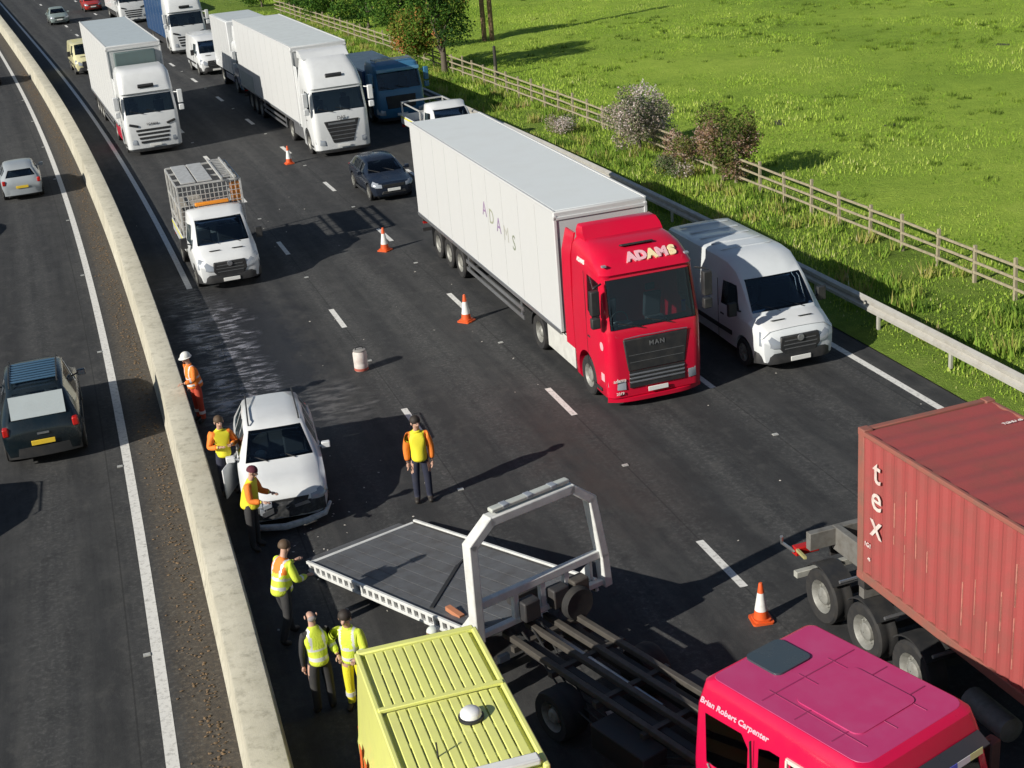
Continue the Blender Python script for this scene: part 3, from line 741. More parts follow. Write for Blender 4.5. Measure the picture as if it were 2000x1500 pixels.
# ---- saloon / hatch / suv
def make_car(name, label, col, loc, rz, kind='hatch', rear_plate=True, group=None, cat='car', bonnet=True, detail=True, H=None):
    t = thing(name, label, cat, loc, rz, group)
    k = {'hatch': dict(L=4.2, W=.87, H=1.46, hood=.95), 'suv': dict(L=4.5, W=.91, H=1.72, hood=1.06), 'saloon': dict(L=4.6, W=.89, H=1.43, hood=.93)}[kind]
    L, W, H, hd = k['L'], k['W'], H or k['H'], k['hood']
    zs = hd - .10
    fr = .30 * L if kind == 'saloon' else .27 * L
    rt = L * (.80 if kind == 'saloon' else .86)
    sts = [(0, .34, W * .60, .60, W * .66, .70, W * .55), (-.06, .26, W * .78, .66, W * .84, .80, W * .72), (-.22, .22, W * .88, zs - .16, W * .95, hd - .14, W * .80),
           (-.6, .21, W * .9, zs - .06, W * .99, hd - .05, W * .83), (-fr, .21, W * .91, zs + .02, W, hd + .03, W * .86),
           (-fr - .62, .21, W * .91, zs + .05, W, H - .08, W * .70), (-fr - 1.0, .21, W * .91, zs + .06, W, H, W * .68), (-fr - 1.7, .21, W * .91, zs + .07, W, H, W * .68),
           (-rt, .23, W * .9, zs + .08, W * .99, H - (.10 if kind != 'saloon' else .16), W * .64)]
    if kind == 'saloon': sts += [(-rt - .5, .24, W * .9, zs + .07, W * .97, hd + .06, W * .80), (-L + .05, .28, W * .85, zs, W * .92, hd, W * .76), (-L, .34, W * .78, zs - .1, W * .84, hd - .12, W * .68)]
    else: sts += [(-L + .16, .25, W * .88, zs + .04, W * .96, zs + .16, W * .80), (-L + .04, .28, W * .85, zs - .05, W * .93, zs + .04, W * .80), (-L, .34, W * .78, zs - .2, W * .84, zs - .12, W * .70)]
    i0, i1 = 4, 9 if kind != 'saloon' else 10
    outer = xloft(sts)
    inner = inset(sts[i0:i1 + 1], .32)
    top = H - .10
    xr = -rt
    a, b = -fr - .35, -fr - 1.12
    wins = {'windscreen': trap(hd + .05, W * .80, H - .10, W * .62, -fr + .15, -fr - .80),
            'rear_window': trap(zs + .18, W * .72, H - .17, W * .54, -rt - .02, -L - .2) if kind != 'saloon' else trap(hd + .10, W * .72, H - .2, W * .54, -rt - .02, -rt - .8),
            'side_window#1': sidecut([(a - .12, hd + .03), (b, hd + .05), (b, top - .02), (-fr - .60, top - .06)]),
            'side_window#2': sidecut([(b - .08, hd + .05), (b - .86, hd + .07), (b - .80, top - .03), (b - .08, top - .02)])}
    if -(b - .95) < rt - .1: wins['side_window#3'] = sidecut([(b - .94, hd + .08), (-rt + .02, hd + .12), (-rt + .06, top - .10), (b - .9, top - .04)])
    wr = .33 if kind != 'suv' else .36
    xw = (-.82, -L + .78)
    cuts = [c for x in xw for c in archcut(x, wr + .05, W - .26)]
    body_with_glass(t, outer, inner, wins, cuts, col)
    for x in xw:
        for y in (-W + .11, W - .11): wheel(t, x, y, wr, .21, 'car')
    obj('underbody', MB().box(-L + .3, -.25, -W + .27, W - .27, .16, .30), PLAST, t)
    obj('dashboard', MB().obox((-fr - .20, 0, hd - .10), (.26, 0, .02), (0, W - .16, 0), (0, 0, .09)), DASH, t, bevel=.04)
    seats(t, -fr - 1.05, .62)
    obj('rear_seat', MB().box(-fr - 2.0, -fr - 1.65, -.6, .6, .45, .62).obox((-fr - 2.05, 0, .85), (.07, 0, 0), (0, .6, 0), (-.04, 0, .30)), SEAT, t, bevel=.05)
    st = MB().lathe([(.18, -.012), (.19, 0), (.18, .012), (.165, 0)], 'x', (-fr - .55, -.38, hd - .06), 16, cap=False); obj('steering_wheel', st, PLAST, t)
    # front end
    obj('grille', MB().prism([(-W * .46, .60), (W * .46, .60), (W * .52, .72), (-W * .52, .72)], 'x', -.10, .012), PLAST, t, bevel=.01)
    obj('lower_grille', MB().prism([(-W * .6, .34), (W * .6, .34), (W * .52, .46), (-W * .52, .46)], 'x', -.12, .012), PLAST, t, bevel=.02)
    for sg in (-1, 1):
        obj('headlight', MB().loft([[(.02, sg * W * .56, .60), (.015, sg * W * .56, .69), (-.05, sg * W * .56, .76)], [(-.03, sg * W * .84, .62), (-.04, sg * W * .83, .73), (-.12, sg * W * .78, .81)], [(-.24, sg * W * .975, .67), (-.26, sg * W * .965, .76), (-.32, sg * W * .88, .845)]]), LAMP, t, ang=50)
        obj('tail_light', MB().obox((-L + .10, sg * W * .84, zs - .02), (.10, 0, 0), (0, .07, 0), (0, 0, .10)), REDL, t, bevel=.03)
        obj('door_handle', MB().box(-fr - 1.08, -fr - .92, sg * W - .012, sg * W + .022, hd - .14, hd - .11), col, t, bevel=.008)
        obj('sill', MB().box(-L + 1.2, -1.25, sg * (W - .03) - .02, sg * (W - .03) + .02, .17, .27), PLAST, t, bevel=.015)
    obj('rear_bumper', MB().loft([[(-L + .10, y, .26), (-L + .10, y, .50), (-L - .03 + .12 * abs(y / W) ** 3, y, .52), (-L - .035 + .12 * abs(y / W) ** 3, y, .28)] for y in np.linspace(-W * .9, W * .9, 9)]), col if kind != 'suv' else PLAST, t, ang=50)
    plate(t, .02, .50); plate(t, -L - .04, .62, 0, 'rear')
    mirrors(t, -fr - .38, W - .03, hd + .06, .19, .14, col, .06)
    for y in (-.25, .35): obj('wiper', MB().bar((-fr + .03, y, hd + .055), (-fr - .22, y - .42, hd + .17), .018, .018), PLAST, t)
    if kind == 'suv':
        for sg in (-1, 1): obj('roof_rail', MB().tube([(-fr - .75, sg * W * .60, H - .04), (-fr - .85, sg * W * .60, H + .045), (-rt + .15, sg * W * .58, H + .03), (-rt + .05, sg * W * .58, H - .05)], .017, 6), PLAST, t)
    return t

# ---- panel van / chassis cab
def van_sts(H, end, rear_x):
    s = [(0, .36, .66, .70, .72, .86, .58), (-.07, .28, .86, .84, .90, 1.0, .72), (-.28, .26, .93, .96, .97, 1.14, .80), (-.72, .26, .95, 1.14, 1.0, 1.28, .84),
         (-1.30, .26, .96, 1.2, 1.02, 1.98, .82), (-1.62, .26, .96, 1.2, 1.02, H - .20, .80)]
    if end == 'van': s += [(-2.0, .28, .97, 1.2, 1.03, H - .04, .84), (-2.5, .3, .97, 1.2, 1.03, H, .87), (rear_x + .12, .32, .97, 1.2, 1.03, H, .87), (rear_x, .34, .94, 1.2, 1.0, H - .06, .84)]
    else: s += [(-1.85, .28, .97, 1.2, 1.03, H - .05, .86), (-2.22, .30, .97, 1.2, 1.03, H - .06, .88), (-2.28, .32, .95, 1.2, 1.0, H - .10, .86)]
    return s
def van_front(t, col, hd=1.28, bumper=PLAST, W=1.0):
    obj('bumper', MB().loft([[(-.10 - .34 * max(0, (abs(y) - .58) / .4) ** 2, y * 1.03, .24), (.035 - .34 * max(0, (abs(y) - .58) / .4) ** 2, y * 1.03, .28), (.045 - .34 * max(0, (abs(y) - .58) / .4) ** 2, y * 1.03, .46), (.02 - .34 * max(0, (abs(y) - .58) / .4) ** 2, y * 1.02, .54), (-.12 - .34 * max(0, (abs(y) - .58) / .4) ** 2, y * 1.0, .54)] for y in np.linspace(-.97, .97, 15)]), bumper, t, ang=40)
    g = obj('grille', MB().prism([(-.40, .47), (.40, .47), (.54, .66), (.50, .93), (-.50, .93), (-.54, .66)], 'x', -.14, .035), PLAST, t, bevel=.03)
    for z in (.62, .72, .82): obj('grille_bar', MB().box(.035, .048, -.44 + abs(z - .72) * .3, .44 - abs(z - .72) * .3, z - .012, z + .012), plain('grille_grey', (.14, .145, .15), .4, .3, .1), g)
    obj('emblem', MB().lathe([(.085, .0), (.08, .02), (.001, .022)], 'x', (.05, 0, .86), 18), CHROME, t)
    for sg in (-1, 1):
        obj('headlight', MB().loft([[(.03, sg * .52, .66), (.02, sg * .52, .80), (-.05, sg * .50, .88)], [(.02, sg * .72, .68), (.0, sg * .72, .86), (-.08, sg * .70, .97)], [(-.18, sg * .975, .74), (-.20, sg * .965, .94), (-.30, sg * .91, 1.05)]]), LAMP, t, ang=50)
        obj('fog_lamp', MB().lathe([(.06, -.02), (.05, .03), (.001, .034)], 'x', (-.06, sg * .66, .40), 12), LAMP, t)
        obj('bonnet_vent', MB().obox((-.42, sg * .36, 1.215), (.05, 0, .016), (0, .17, 0), (0, 0, .008)), PLAST, t)
    plate(t, .055, .36)
    for y in (-.1, .55): obj('wiper', MB().bar((-.74, y, 1.31), (-.92, y - .55, 1.50), .02, .02), PLAST, t)
    mirrors(t, -1.12, .99, 1.42, .22, .34, PLAST, .10)
    obj('dashboard', MB().obox((-.98, 0, 1.16), (.22, 0, .02), (0, .86, 0), (0, 0, .10)), DASH, t, bevel=.04)
    obj('steering_wheel', MB().lathe([(.19, -.012), (.20, 0), (.19, .012), (.175, 0)], 'x', (-1.28, -.46, 1.22), 16, cap=False), PLAST, t)
    seats(t, -1.72, .98, (-.46, .2, .58))
def make_van(name, label, col, loc, rz, H=2.5, L=5.6, group=None, hood=None, glazed_rear=False, cat='van', front=True):
    t = thing(name, label, cat, loc, rz, group)
    sts = van_sts(H, 'van', -L)
    wins = {'windscreen': trap(1.34, .82, 2.02, .74, -.55, -1.45), 'side_window#1': sidecut([(-1.20, 1.30), (-2.12, 1.28), (-2.12, 1.86), (-1.50, 1.86)])}
    cuts = [c for x in (-.95, -L + 1.15) for c in archcut(x, .40, .72)]
    inner = inset([(-.80, .3, .95, 1.14, 1.0, 1.30, .84)] + sts[4:7] + [(-2.6, .3, .97, 1.2, 1.03, H, .86)], .5)
    body_with_glass(t, xloft(sts), inner, wins, cuts, col)
    if hood: obj('bonnet', MB().loft([ring(s)[4:13] for s in [(-.13, .28, .90, .88, .945, 1.068, .765), (-.30, .26, .935, .97, .976, 1.158, .808), (-.70, .26, .955, 1.14, 1.004, 1.287, .846)]], cap=False, closed=False), hood, t, ang=40)
    van_front(t, col)
    for x in (-.95, -L + 1.15):
        for y in (-.90, .90): wheel(t, x, y, .35, .23, 'car')
    obj('underbody', MB().box(-L + .2, -.3, -.7, .7, .22, .36), PLAST, t)
    for sg in (-1, 1):
        obj('side_moulding', MB().box(-L + .1, -1.5, sg * 1.03 - .012, sg * 1.03 + .012, .62, .74), PLAST, t, bevel=.01)
        obj('tail_light', MB().box(-L - .02, -L + .10, sg * .93 - .06, sg * .93 + .06, .9, 1.35), REDL, t, bevel=.02)
        obj('door_seam', MB().box(-2.225, -2.215, sg * 1.028 - .006, sg * 1.028 + .006, .4, 1.9), PLAST, t)
        obj('door_handle', MB().box(-2.10, -1.92, sg * 1.03 - .012, sg * 1.03 + .025, 1.02, 1.06), PLAST, t, bevel=.01)
    for x in (-2.7, -3.3, -3.9, -4.5, -5.1):
        if x > -L + .2: obj('roof_rib', MB().prism([(-.70, H + .008), (-.66, H + .03), (.66, H + .03), (.70, H + .008)], 'x', x - .05, x + .05), col, t, bevel=.008)
    plate(t, -L - .02, .75, 0, 'rear')
    return t
def make_dropside(name, label, loc, rz, cage=True, group=None, cat='truck'):
    t = thing(name, label, cat, loc, rz, group)
    sts = van_sts(2.30, 'cab', 0)
    wins = {'windscreen': trap(1.34, .82, 2.02, .74, -.55, -1.45), 'side_window#1': sidecut([(-1.20, 1.30), (-2.10, 1.28), (-2.10, 1.86), (-1.50, 1.86)])}
    inner = inset([(-.80, .3, .95, 1.14, 1.0, 1.30, .84)] + sts[4:8], .5)
    body_with_glass(t, xloft(sts), inner, wins, archcut(-.95, .40, .72), WHITE)
    van_front(t, WHITE)
    for y in (-.90, .90): wheel(t, -.95, y, .35, .23, 'car'); wheel(t, -4.3, y, .35, .32, 'car')
    obj('chassis', MB().box(-5.7, -2.2, -.45, -.30, .42, .62).box(-5.7, -2.2, .30, .45, .42, .62), CHAS, t)
    GREY = plain('bed_grey_steel', (.42, .42, .40), .6, .2, .4, 5)
    ALU = plain('bare_aluminium', (.60, .60, .58), .5, .3, .3, 6)
    bed = obj('bed_floor', MB().box(-5.75, -2.45, -1.05, 1.05, .80, .88), GREY, t, bevel=.01)
    for sg in (-1, 1):
        obj('dropside', MB().box(-5.75, -2.45, sg * 1.06 - .02, sg * 1.06 + .02, .84, 1.24), WHITE, t, bevel=.01)
        obj('chevron_tape', MB().box(-5.7, -2.5, sg * 1.085 - .003, sg * 1.085 + .003, 1.12, 1.20), plain('fluoro_tape', (.70, .66, .08), .5, 0, .2), t)
    obj('tailboard', MB().box(-5.80, -5.76, -1.05, 1.05, .84, 1.24), WHITE, t, bevel=.01)
    for y in (-.95, .95): obj('tail_light', MB().box(-5.83, -5.80, y - .09, y + .09, .62, .76), REDL, t)
    if cage == 'low':
        for x in (-2.6, -5.6): obj('load_frame', MB().box(x - .03, x + .03, -1.05, -.98, .9, 1.85).box(x - .03, x + .03, .98, 1.05, .9, 1.85).box(x - .03, x + .03, -1.05, 1.05, 1.80, 1.87), ALU, t, bevel=.006)
        for sg in (-1, 1): obj('load_rail', MB().box(-5.6, -2.6, sg * 1.01 - .03, sg * 1.01 + .03, 1.81, 1.86), ALU, t)
    elif cage:
        for sg in (-1, 1):                                         # cage of uprights and rails
            for x in (-2.5, -3.55, -4.6, -5.7): obj('cage_post', MB().box(x - .03, x + .03, sg * 1.03 - .03, sg * 1.03 + .03, .88, 2.95), ALU, t, bevel=.005)
            for z in (1.55, 2.2, 2.92): obj('cage_rail', MB().box(-5.75, -2.45, sg * 1.03 - .022, sg * 1.03 + .022, z - .022, z + .022), ALU, t)
        for x in (-2.5, -3.55, -4.6, -5.7): obj('cage_bow', MB().box(x - .025, x + .025, -1.03, 1.03, 2.92, 2.975), ALU, t)
        hb = MB()
        for k in range(15): y = -1.0 + k * 2.0 / 14; hb.box(-2.49, -2.475, y - .012, y + .012, .9, 2.9)
        for z in np.arange(1.0, 2.9, .16): hb.box(-2.478, -2.465, -1.0, 1.0, z - .01, z + .01)
        tag(obj('mesh_headboard', hb, ALU, t, ang=0), kind='stuff')
        for y in (-.62, -.08): obj('roof_board', MB().box(-5.6, -2.6, y - .24, y + .24, 2.98, 3.02), ALU, t, bevel=.006)
        lad = obj('ladder_rail', MB().box(-5.9, -2.4, .42, .47, 2.98, 3.06).box(-5.9, -2.4, .83, .88, 2.98, 3.06), ALU, t)
        for x in np.arange(-5.7, -2.45, .3): obj('rung', MB().box(x - .018, x + .018, .46, .84, 3.0, 3.04), ALU, lad)
        obj('light_bar', MB().box(-2.40, -2.22, -.55, .55, 2.27, 2.38), AMBER, t, bevel=.03)
        obj('sign_board', MB().box(-2.60, -2.56, .68, 1.0, 2.2, 2.85), plain('sign_orange', (.70, .25, .04), .6, 0, .2), t, bevel=.01)
        obj('tool_box', MB().box(-3.2, -2.65, -.9, .9, .9, 2.1), CHAS, t, bevel=.02)
        obj('stacked_boards', MB().box(-5.6, -3.4, -.95, -.05, .9, 1.95), plain('load_boards', (.34, .31, .26), .8, 0, .4, 5), t, bevel=.02)
        obj('sign_stack', MB().box(-5.5, -3.5, .1, .9, .9, 1.7), plain('load_grey', (.40, .40, .40), .7, 0, .4, 5), t, bevel=.02)
    return t

# ---- lorries
def cab_layers(L, T):
    """L: list of (z, xf, xb, hw, rf)"""
    return MB().loft([rrect(xf, xb, hw, rf, .07, z, 5) for z, xf, xb, hw, rf in L])
LORRY = {
    'man': dict(ws=(2.02, 3.26), L=[(.24, -.10, -2.2, 1.16, .25), (.34, .0, -2.25, 1.235, .28), (.95, .03, -2.25, 1.25, .28), (1.95, .0, -2.25, 1.25, .24), (2.06, -.03, -2.25, 1.245, .22), (3.28, -.30, -2.25, 1.205, .22),
                                     (3.35, -.25, -2.25, 1.205, .26), (3.50, -.40, -2.25, 1.19, .34), (3.72, -.68, -2.25, 1.14, .40), (3.85, -1.0, -2.25, 1.05, .42), (3.91, -1.25, -2.25, .96, .42)]),
    'scania': dict(ws=(1.88, 2.74), L=[(.24, -.10, -2.2, 1.16, .22), (.34, .0, -2.25, 1.235, .24), (.95, .03, -2.25, 1.25, .24), (1.80, .0, -2.25, 1.25, .22), (1.90, -.03, -2.25, 1.245, .22), (2.76, -.24, -2.25, 1.21, .22),
                                        (2.84, -.16, -2.25, 1.21, .24), (3.2, -.27, -2.25, 1.20, .30), (3.6, -.42, -2.25, 1.17, .34), (3.80, -.70, -2.25, 1.08, .38), (3.86, -.95, -2.25, 1.0, .4)]),
    'daf': dict(ws=(1.92, 2.86), L=[(.24, -.10, -2.2, 1.16, .25), (.34, .0, -2.25, 1.235, .3), (.95, .03, -2.25, 1.25, .3), (1.86, .0, -2.25, 1.25, .26), (1.94, -.03, -2.25, 1.245, .24), (2.88, -.26, -2.25, 1.205, .24),
                                     (2.96, -.21, -2.25, 1.205, .26), (3.25, -.36, -2.25, 1.19, .34), (3.55, -.62, -2.25, 1.15, .38), (3.85, -1.1, -2.25, 1.08, .4), (4.1, -1.5, -2.25, 1.02, .4)]),
    'rigid': dict(ws=(1.62, 2.45), L=[(.30, -.08, -1.9, 1.10, .2), (.40, .0, -1.95, 1.16, .22), (.9, .03, -1.95, 1.18, .22), (1.55, .0, -1.95, 1.18, .2), (1.64, -.03, -1.95, 1.175, .2), (2.47, -.26, -1.95, 1.13, .2),
                                       (2.55, -.24, -1.95, 1.13, .22), (2.75, -.35, -1.95, 1.1, .3), (2.85, -.7, -1.95, 1.02, .32)]),
}
def make_cab(t, style, col, emblem=None, visor=None, grille_mat=None, inset_z=1.25):
    S = LORRY[style]; z0, z1 = S['ws']; Ls = S['L']; xb = Ls[2][2]; hw = Ls[2][3]
    outer = cab_layers(Ls, 0)
    sel = [l for l in Ls if z0 - .2 <= l[0] <= z1 + .12]
    inn = [(inset_z, sel[0][1] - .09, xb + .10, hw - .08, .2)] + [(l[0] if i < len(sel) - 1 else z1 + .06, l[1] - .08, xb + .10, l[3] - .07, .18) for i, l in enumerate(sel)]
    inner = cab_layers(inn, 0)
    wins = {'windscreen': trap(z0 + .03, hw - .14, z1 - .03, hw - .17, .5, -.45),
            'side_window#1': sidecut([(-.34, z0 + .02), (-.46, z1 - .10), (-1.18, z1 - .06), (-1.18, z0 + .28), (-.8, z0 + .10)])}
    cuts = archcut(-1.42, .60, .78)
    b = body_with_glass(t, outer, inner, wins, cuts, col, 36)
    obj('dashboard', MB().obox((-.42, 0, z0 - .16), (.28, 0, .02), (0, hw - .14, 0), (0, 0, .14)), DASH, t, bevel=.05)
    obj('steering_wheel', MB().lathe([(.22, -.015), (.235, 0), (.22, .015), (.2, 0)], 'x', (-.74, -.6, z0 + .02), 18, cap=False), PLAST, t)
    seats(t, -1.25, z0 - .28, (-.6, .6))
    gm = grille_mat or PLAST
    if style == 'man':
        g = obj('grille', MB().prism([(-.74, .98), (.74, .98), (.84, 1.80), (-.84, 1.80)], 'x', -.05, .048), gm, t, bevel=.03)
        for z in (.70, .80, .90): obj('grille_bar', MB().prism([(-.70, z - .025), (.70, z - .025), (.73, z + .02), (-.73, z + .02)], 'x', -.05, .062), CHROME, g, bevel=.01)
        obj('lower_grille', MB().box(-.05, .046, -.72, .72, .56, .98), PLAST, t)
        obj('mesh_slat', MB().box(.05, .056, -.7, .7, 1.20, 1.215).box(.05, .056, -.72, .72, 1.38, 1.395), plain('grille_grey', (.14, .145, .15), .4, .3, .1), g)
        obj('chrome_trim', MB().tube([(.045, -.82, 1.83), (.06, -.4, 1.86), (.065, 0, 1.85), (.06, .4, 1.86), (.045, .82, 1.83)], .012, 6), CHROME, t)
    elif style == 'scania':
        for k, z in enumerate((.62, .80, .98, 1.16)):
            obj('grille_slot', MB().prism([(-.62 - k * .05, z - .05), (.62 + k * .05, z - .05), (.64 + k * .05, z + .05), (-.64 - k * .05, z + .05)], 'x', -.05, .045), PLAST, t, bevel=.015)
        for sg in (-1, 1): obj('grille_wing', MB().obox((.03, sg * .85, 1.42), (.03, 0, 0), (0, .20, sg * .06), (0, -sg * .02, .05)), PLAST, t, bevel=.02)
        obj('roof_slot', MB().obox((-.17, 0, 3.12), (.03, 0, .05), (0, .36, 0), (-.02, 0, .05)), PLAST, t, bevel=.02)
    elif style == 'daf':
        g = obj('grille', MB().prism([(-.44, .60), (.44, .60), (.78, 1.55), (-.78, 1.55)], 'x', -.05, .046), PLAST, t, bevel=.03)
        for z in (.75, .92, 1.09, 1.26): obj('grille_bar', MB().box(.046, .056, -.50 - (z - .75) * .35, .50 + (z - .75) * .35, z - .012, z + .012), CHROME, g)
        obj('emblem_bar', MB().box(.046, .06, -.6, .6, 1.40, 1.48), CHROME, g)
        obj('roof_slot', MB().obox((-.45, 0, 3.42), (.03, 0, .05), (0, .36, 0), (-.04, 0, .05)), PLAST, t, bevel=.02)
    else:
        obj('grille', MB().prism([(-.7, .75), (.7, .75), (.74, 1.35), (-.74, 1.35)], 'x', -.05, .046), PLAST, t, bevel=.03)
    for sg in (-1, 1):
        zh = .62 if style != 'rigid' else .55
        obj('headlight', MB().loft([[(.035, sg * .82, zh - .08), (.035, sg * .82, zh + .10), (.02, sg * .82, zh + .14)], [(.015, sg * 1.02, zh - .07), (.015, sg * 1.02, zh + .18), (.0, sg * 1.02, zh + .21)], [(-.14, sg * 1.215, zh), (-.14, sg * 1.215, zh + .24), (-.16, sg * 1.20, zh + .26)]]), LAMP, t, ang=50)
        obj('step', MB().box(-.95, -.45, sg * 1.245 - .03, sg * 1.245 + .015, .42, .50), PLAST, t, bevel=.01)
        obj('door_seam', MB().box(-1.295, -1.285, sg * hw - .006, sg * hw + .004, .75, z1), PLAST, t)
        obj('door_handle', MB().box(-1.24, -1.08, sg * hw - .01, sg * hw + .03, z0 - .42, z0 - .37), PLAST, t, bevel=.01)
        mm = MB().obox((-.12, sg * (hw + .20), (z0 + z1) / 2 + .16), (.09, 0, 0), (0, .11, 0), (0, 0, .30)).obox((-.12, sg * (hw + .20), (z0 + z1) / 2 - .34), (.08, 0, 0), (0, .11, 0), (0, 0, .13)).bar((-.25, sg * (hw - .05), z1 - .06), (-.12, sg * (hw + .2), z1 - .1), .05)
        obj('mirror', mm, col if style != 'man' else PLAST, t, bevel=.03)
    if visor: obj('sun_visor', MB().loft([[(.02 - .25 * abs(y) ** 3, y * 1.16, z1 + .02), (.10 - .25 * abs(y) ** 3, y * 1.16, z1 - .08), (.11 - .25 * abs(y) ** 3, y * 1.16, z1 - .06), (.03 - .25 * abs(y) ** 3, y * 1.16, z1 + .05)] for y in np.linspace(-1, 1, 13)]), visor, t, ang=50)
    for y in (-.3, .45): obj('wiper', MB().bar((.02, y, z0 + .02), (-.02, y - .62, z0 + .20), .025, .02), PLAST, t)
    plate(t, .065, .46)
    obj('bumper_lip', MB().loft([[(-.06 - .22 * abs(y) ** 4, y * 1.2, .17), (.035 - .22 * abs(y) ** 4, y * 1.22, .20), (.045 - .22 * abs(y) ** 4, y * 1.225, .30), (-.03 - .22 * abs(y) ** 4, y * 1.2, .31)] for y in np.linspace(-1, 1, 13)]), col if style == 'man' else PLAST, t, ang=50)
    for y in (-1.06, 1.06): wheel(t, -1.42, y, .5, .32)
    return b
def tractor_rear(t, fuel=None, wx=-5.15):
    obj('chassis', MB().box(-6.0, -.6, -.45, -.32, .72, .98).box(-6.0, -.6, .32, .45, .72, .98).box(-5.95, -5.8, -.45, .45, .72, .95).box(-3.2, -3.0, -.4, .4, .74, .95), CHAS, t)
    obj('axle', MB().box(wx - .08, wx + .08, -.9, .9, .42, .58).box(-1.5, -1.34, -.9, .9, .42, .58), CHAS, t)
    obj('fifth_wheel', MB().lathe([(.5, 1.0), (.5, 1.08), (.2, 1.1)], 'z', (wx + .1, 0, 0), 18), CHAS, t)
    for sg in (-1, 1):
        obj('fuel_tank', MB().loft([[(x, sg * .62, .42), (x, sg * 1.16, .42), (x, sg * 1.22, .5), (x, sg * 1.22, .98), (x, sg * 1.16, 1.06), (x, sg * .62, 1.06)] for x in (-4.35, -2.35)]), fuel or CHROME, t, bevel=.03)
        obj('mudguard', MB().loft([[(wx + .62 * math.cos(a), sg * .68, .5 + .62 * math.sin(a)), (wx + .62 * math.cos(a), sg * 1.24, .5 + .62 * math.sin(a)), (wx + .58 * math.cos(a), sg * 1.24, .5 + .58 * math.sin(a)), (wx + .58 * math.cos(a), sg * .68, .5 + .58 * math.sin(a))] for a in np.linspace(.1, math.pi - .1, 11)]), PLAST, t, ang=50)
        wheel(t, wx, sg * .95, .5, .56)
def make_trailer(t, x0, x1, H, mat=None, floor=1.12, skirt=None, roof_mat=None, axles=None, hw=1.275):
    """box body from x0 (front) to x1 (rear)"""
    mat = mat or TRAILW
    xc = (x0 + x1) / 2
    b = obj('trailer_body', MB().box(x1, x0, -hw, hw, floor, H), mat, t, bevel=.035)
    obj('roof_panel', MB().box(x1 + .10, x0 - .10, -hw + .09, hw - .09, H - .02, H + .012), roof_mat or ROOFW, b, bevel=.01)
    for sg in (-1, 1):
        obj('roof_rail', MB().box(x1 + .03, x0 - .03, sg * (hw - .03) - .035, sg * (hw - .03) + .035, H - .05, H + .025), TRAILW, b, bevel=.012)
        obj('base_rail', MB().box(x1, x0, sg * hw - .02, sg * hw + .015, floor - .07, floor + .05), CHROME, b, bevel=.01)
        for k in range(1, 10):
            x = x0 + (x1 - x0) * k / 10; obj('panel_seam', MB().box(x - .006, x + .006, sg * hw - .004, sg * hw + .003, floor + .1, H - .1), plain('seam_grey', (.43, .435, .43), .6), b)
    obj('front_frame', MB().box(x0 - .02, x0 + .03, -hw, hw, H - .22, H - .14).box(x0 - .02, x0 + .03, -hw, -hw + .08, floor, H - .1).box(x0 - .02, x0 + .03, hw - .08, hw, floor, H - .1), TRAILW, b, bevel=.01)
    obj('trailer_chassis', MB().box(x1 + .1, x0 - 1.0, -.55, -.40, .80, floor).box(x1 + .1, x0 - 1.0, .40, .55, .80, floor).box(x1 + .05, x1 + .25, -1.2, 1.2, .85, floor - .02), CHAS, t)
    ax = axles or [x1 + 2.15, x1 + 3.46, x1 + 4.77]
    for x in ax:
        obj('trailer_axle', MB().box(x - .06, x + .06, -.9, .9, .44, .56), CHAS, t)
        for y in (-1.03, 1.03): wheel(t, x, y, .5, .38)
    for sg in (-1, 1):
        obj('landing_leg', MB().box(x0 - 2.75, x0 - 2.6, sg * .75 - .07, sg * .75 + .07, .32, floor).box(x0 - 2.85, x0 - 2.5, sg * .75 - .14, sg * .75 + .14, .28, .32), CHAS, t)
        obj('side_guard', MB().box(ax[-1] + .75, x0 - 3.3, sg * 1.2 - .015, sg * 1.2 + .015, .45, .57).box(ax[-1] + .75, x0 - 3.3, sg * 1.2 - .015, sg * 1.2 + .015, .70, .82).box(ax[-1] + .9, ax[-1] + .98, sg * 1.17 - .02, sg * 1.17 + .02, .42, floor).box(x0 - 3.6, x0 - 3.52, sg * 1.17 - .02, sg * 1.17 + .02, .42, floor), skirt or CHROME, t)
        obj('mud_flap', MB().box(x1 + 1.5, x1 + 1.52, sg * 1.03 - .2, sg * 1.03 + .2, .25, .95), PLAST, t)
        obj('tail_light', MB().box(x1 - .02, x1 + .08, sg * .95 - .2, sg * .95 + .2, .72, .86), REDL, t)
        obj('marker_lamp', MB().box(x0 - .5, x0 - .4, sg * hw - .005, sg * hw + .02, floor - .05, floor), AMBER, t)
    obj('underrun_bar', MB().box(x1 + .02, x1 + .10, -1.2, 1.2, .45, .57), CHAS, t)
    return b
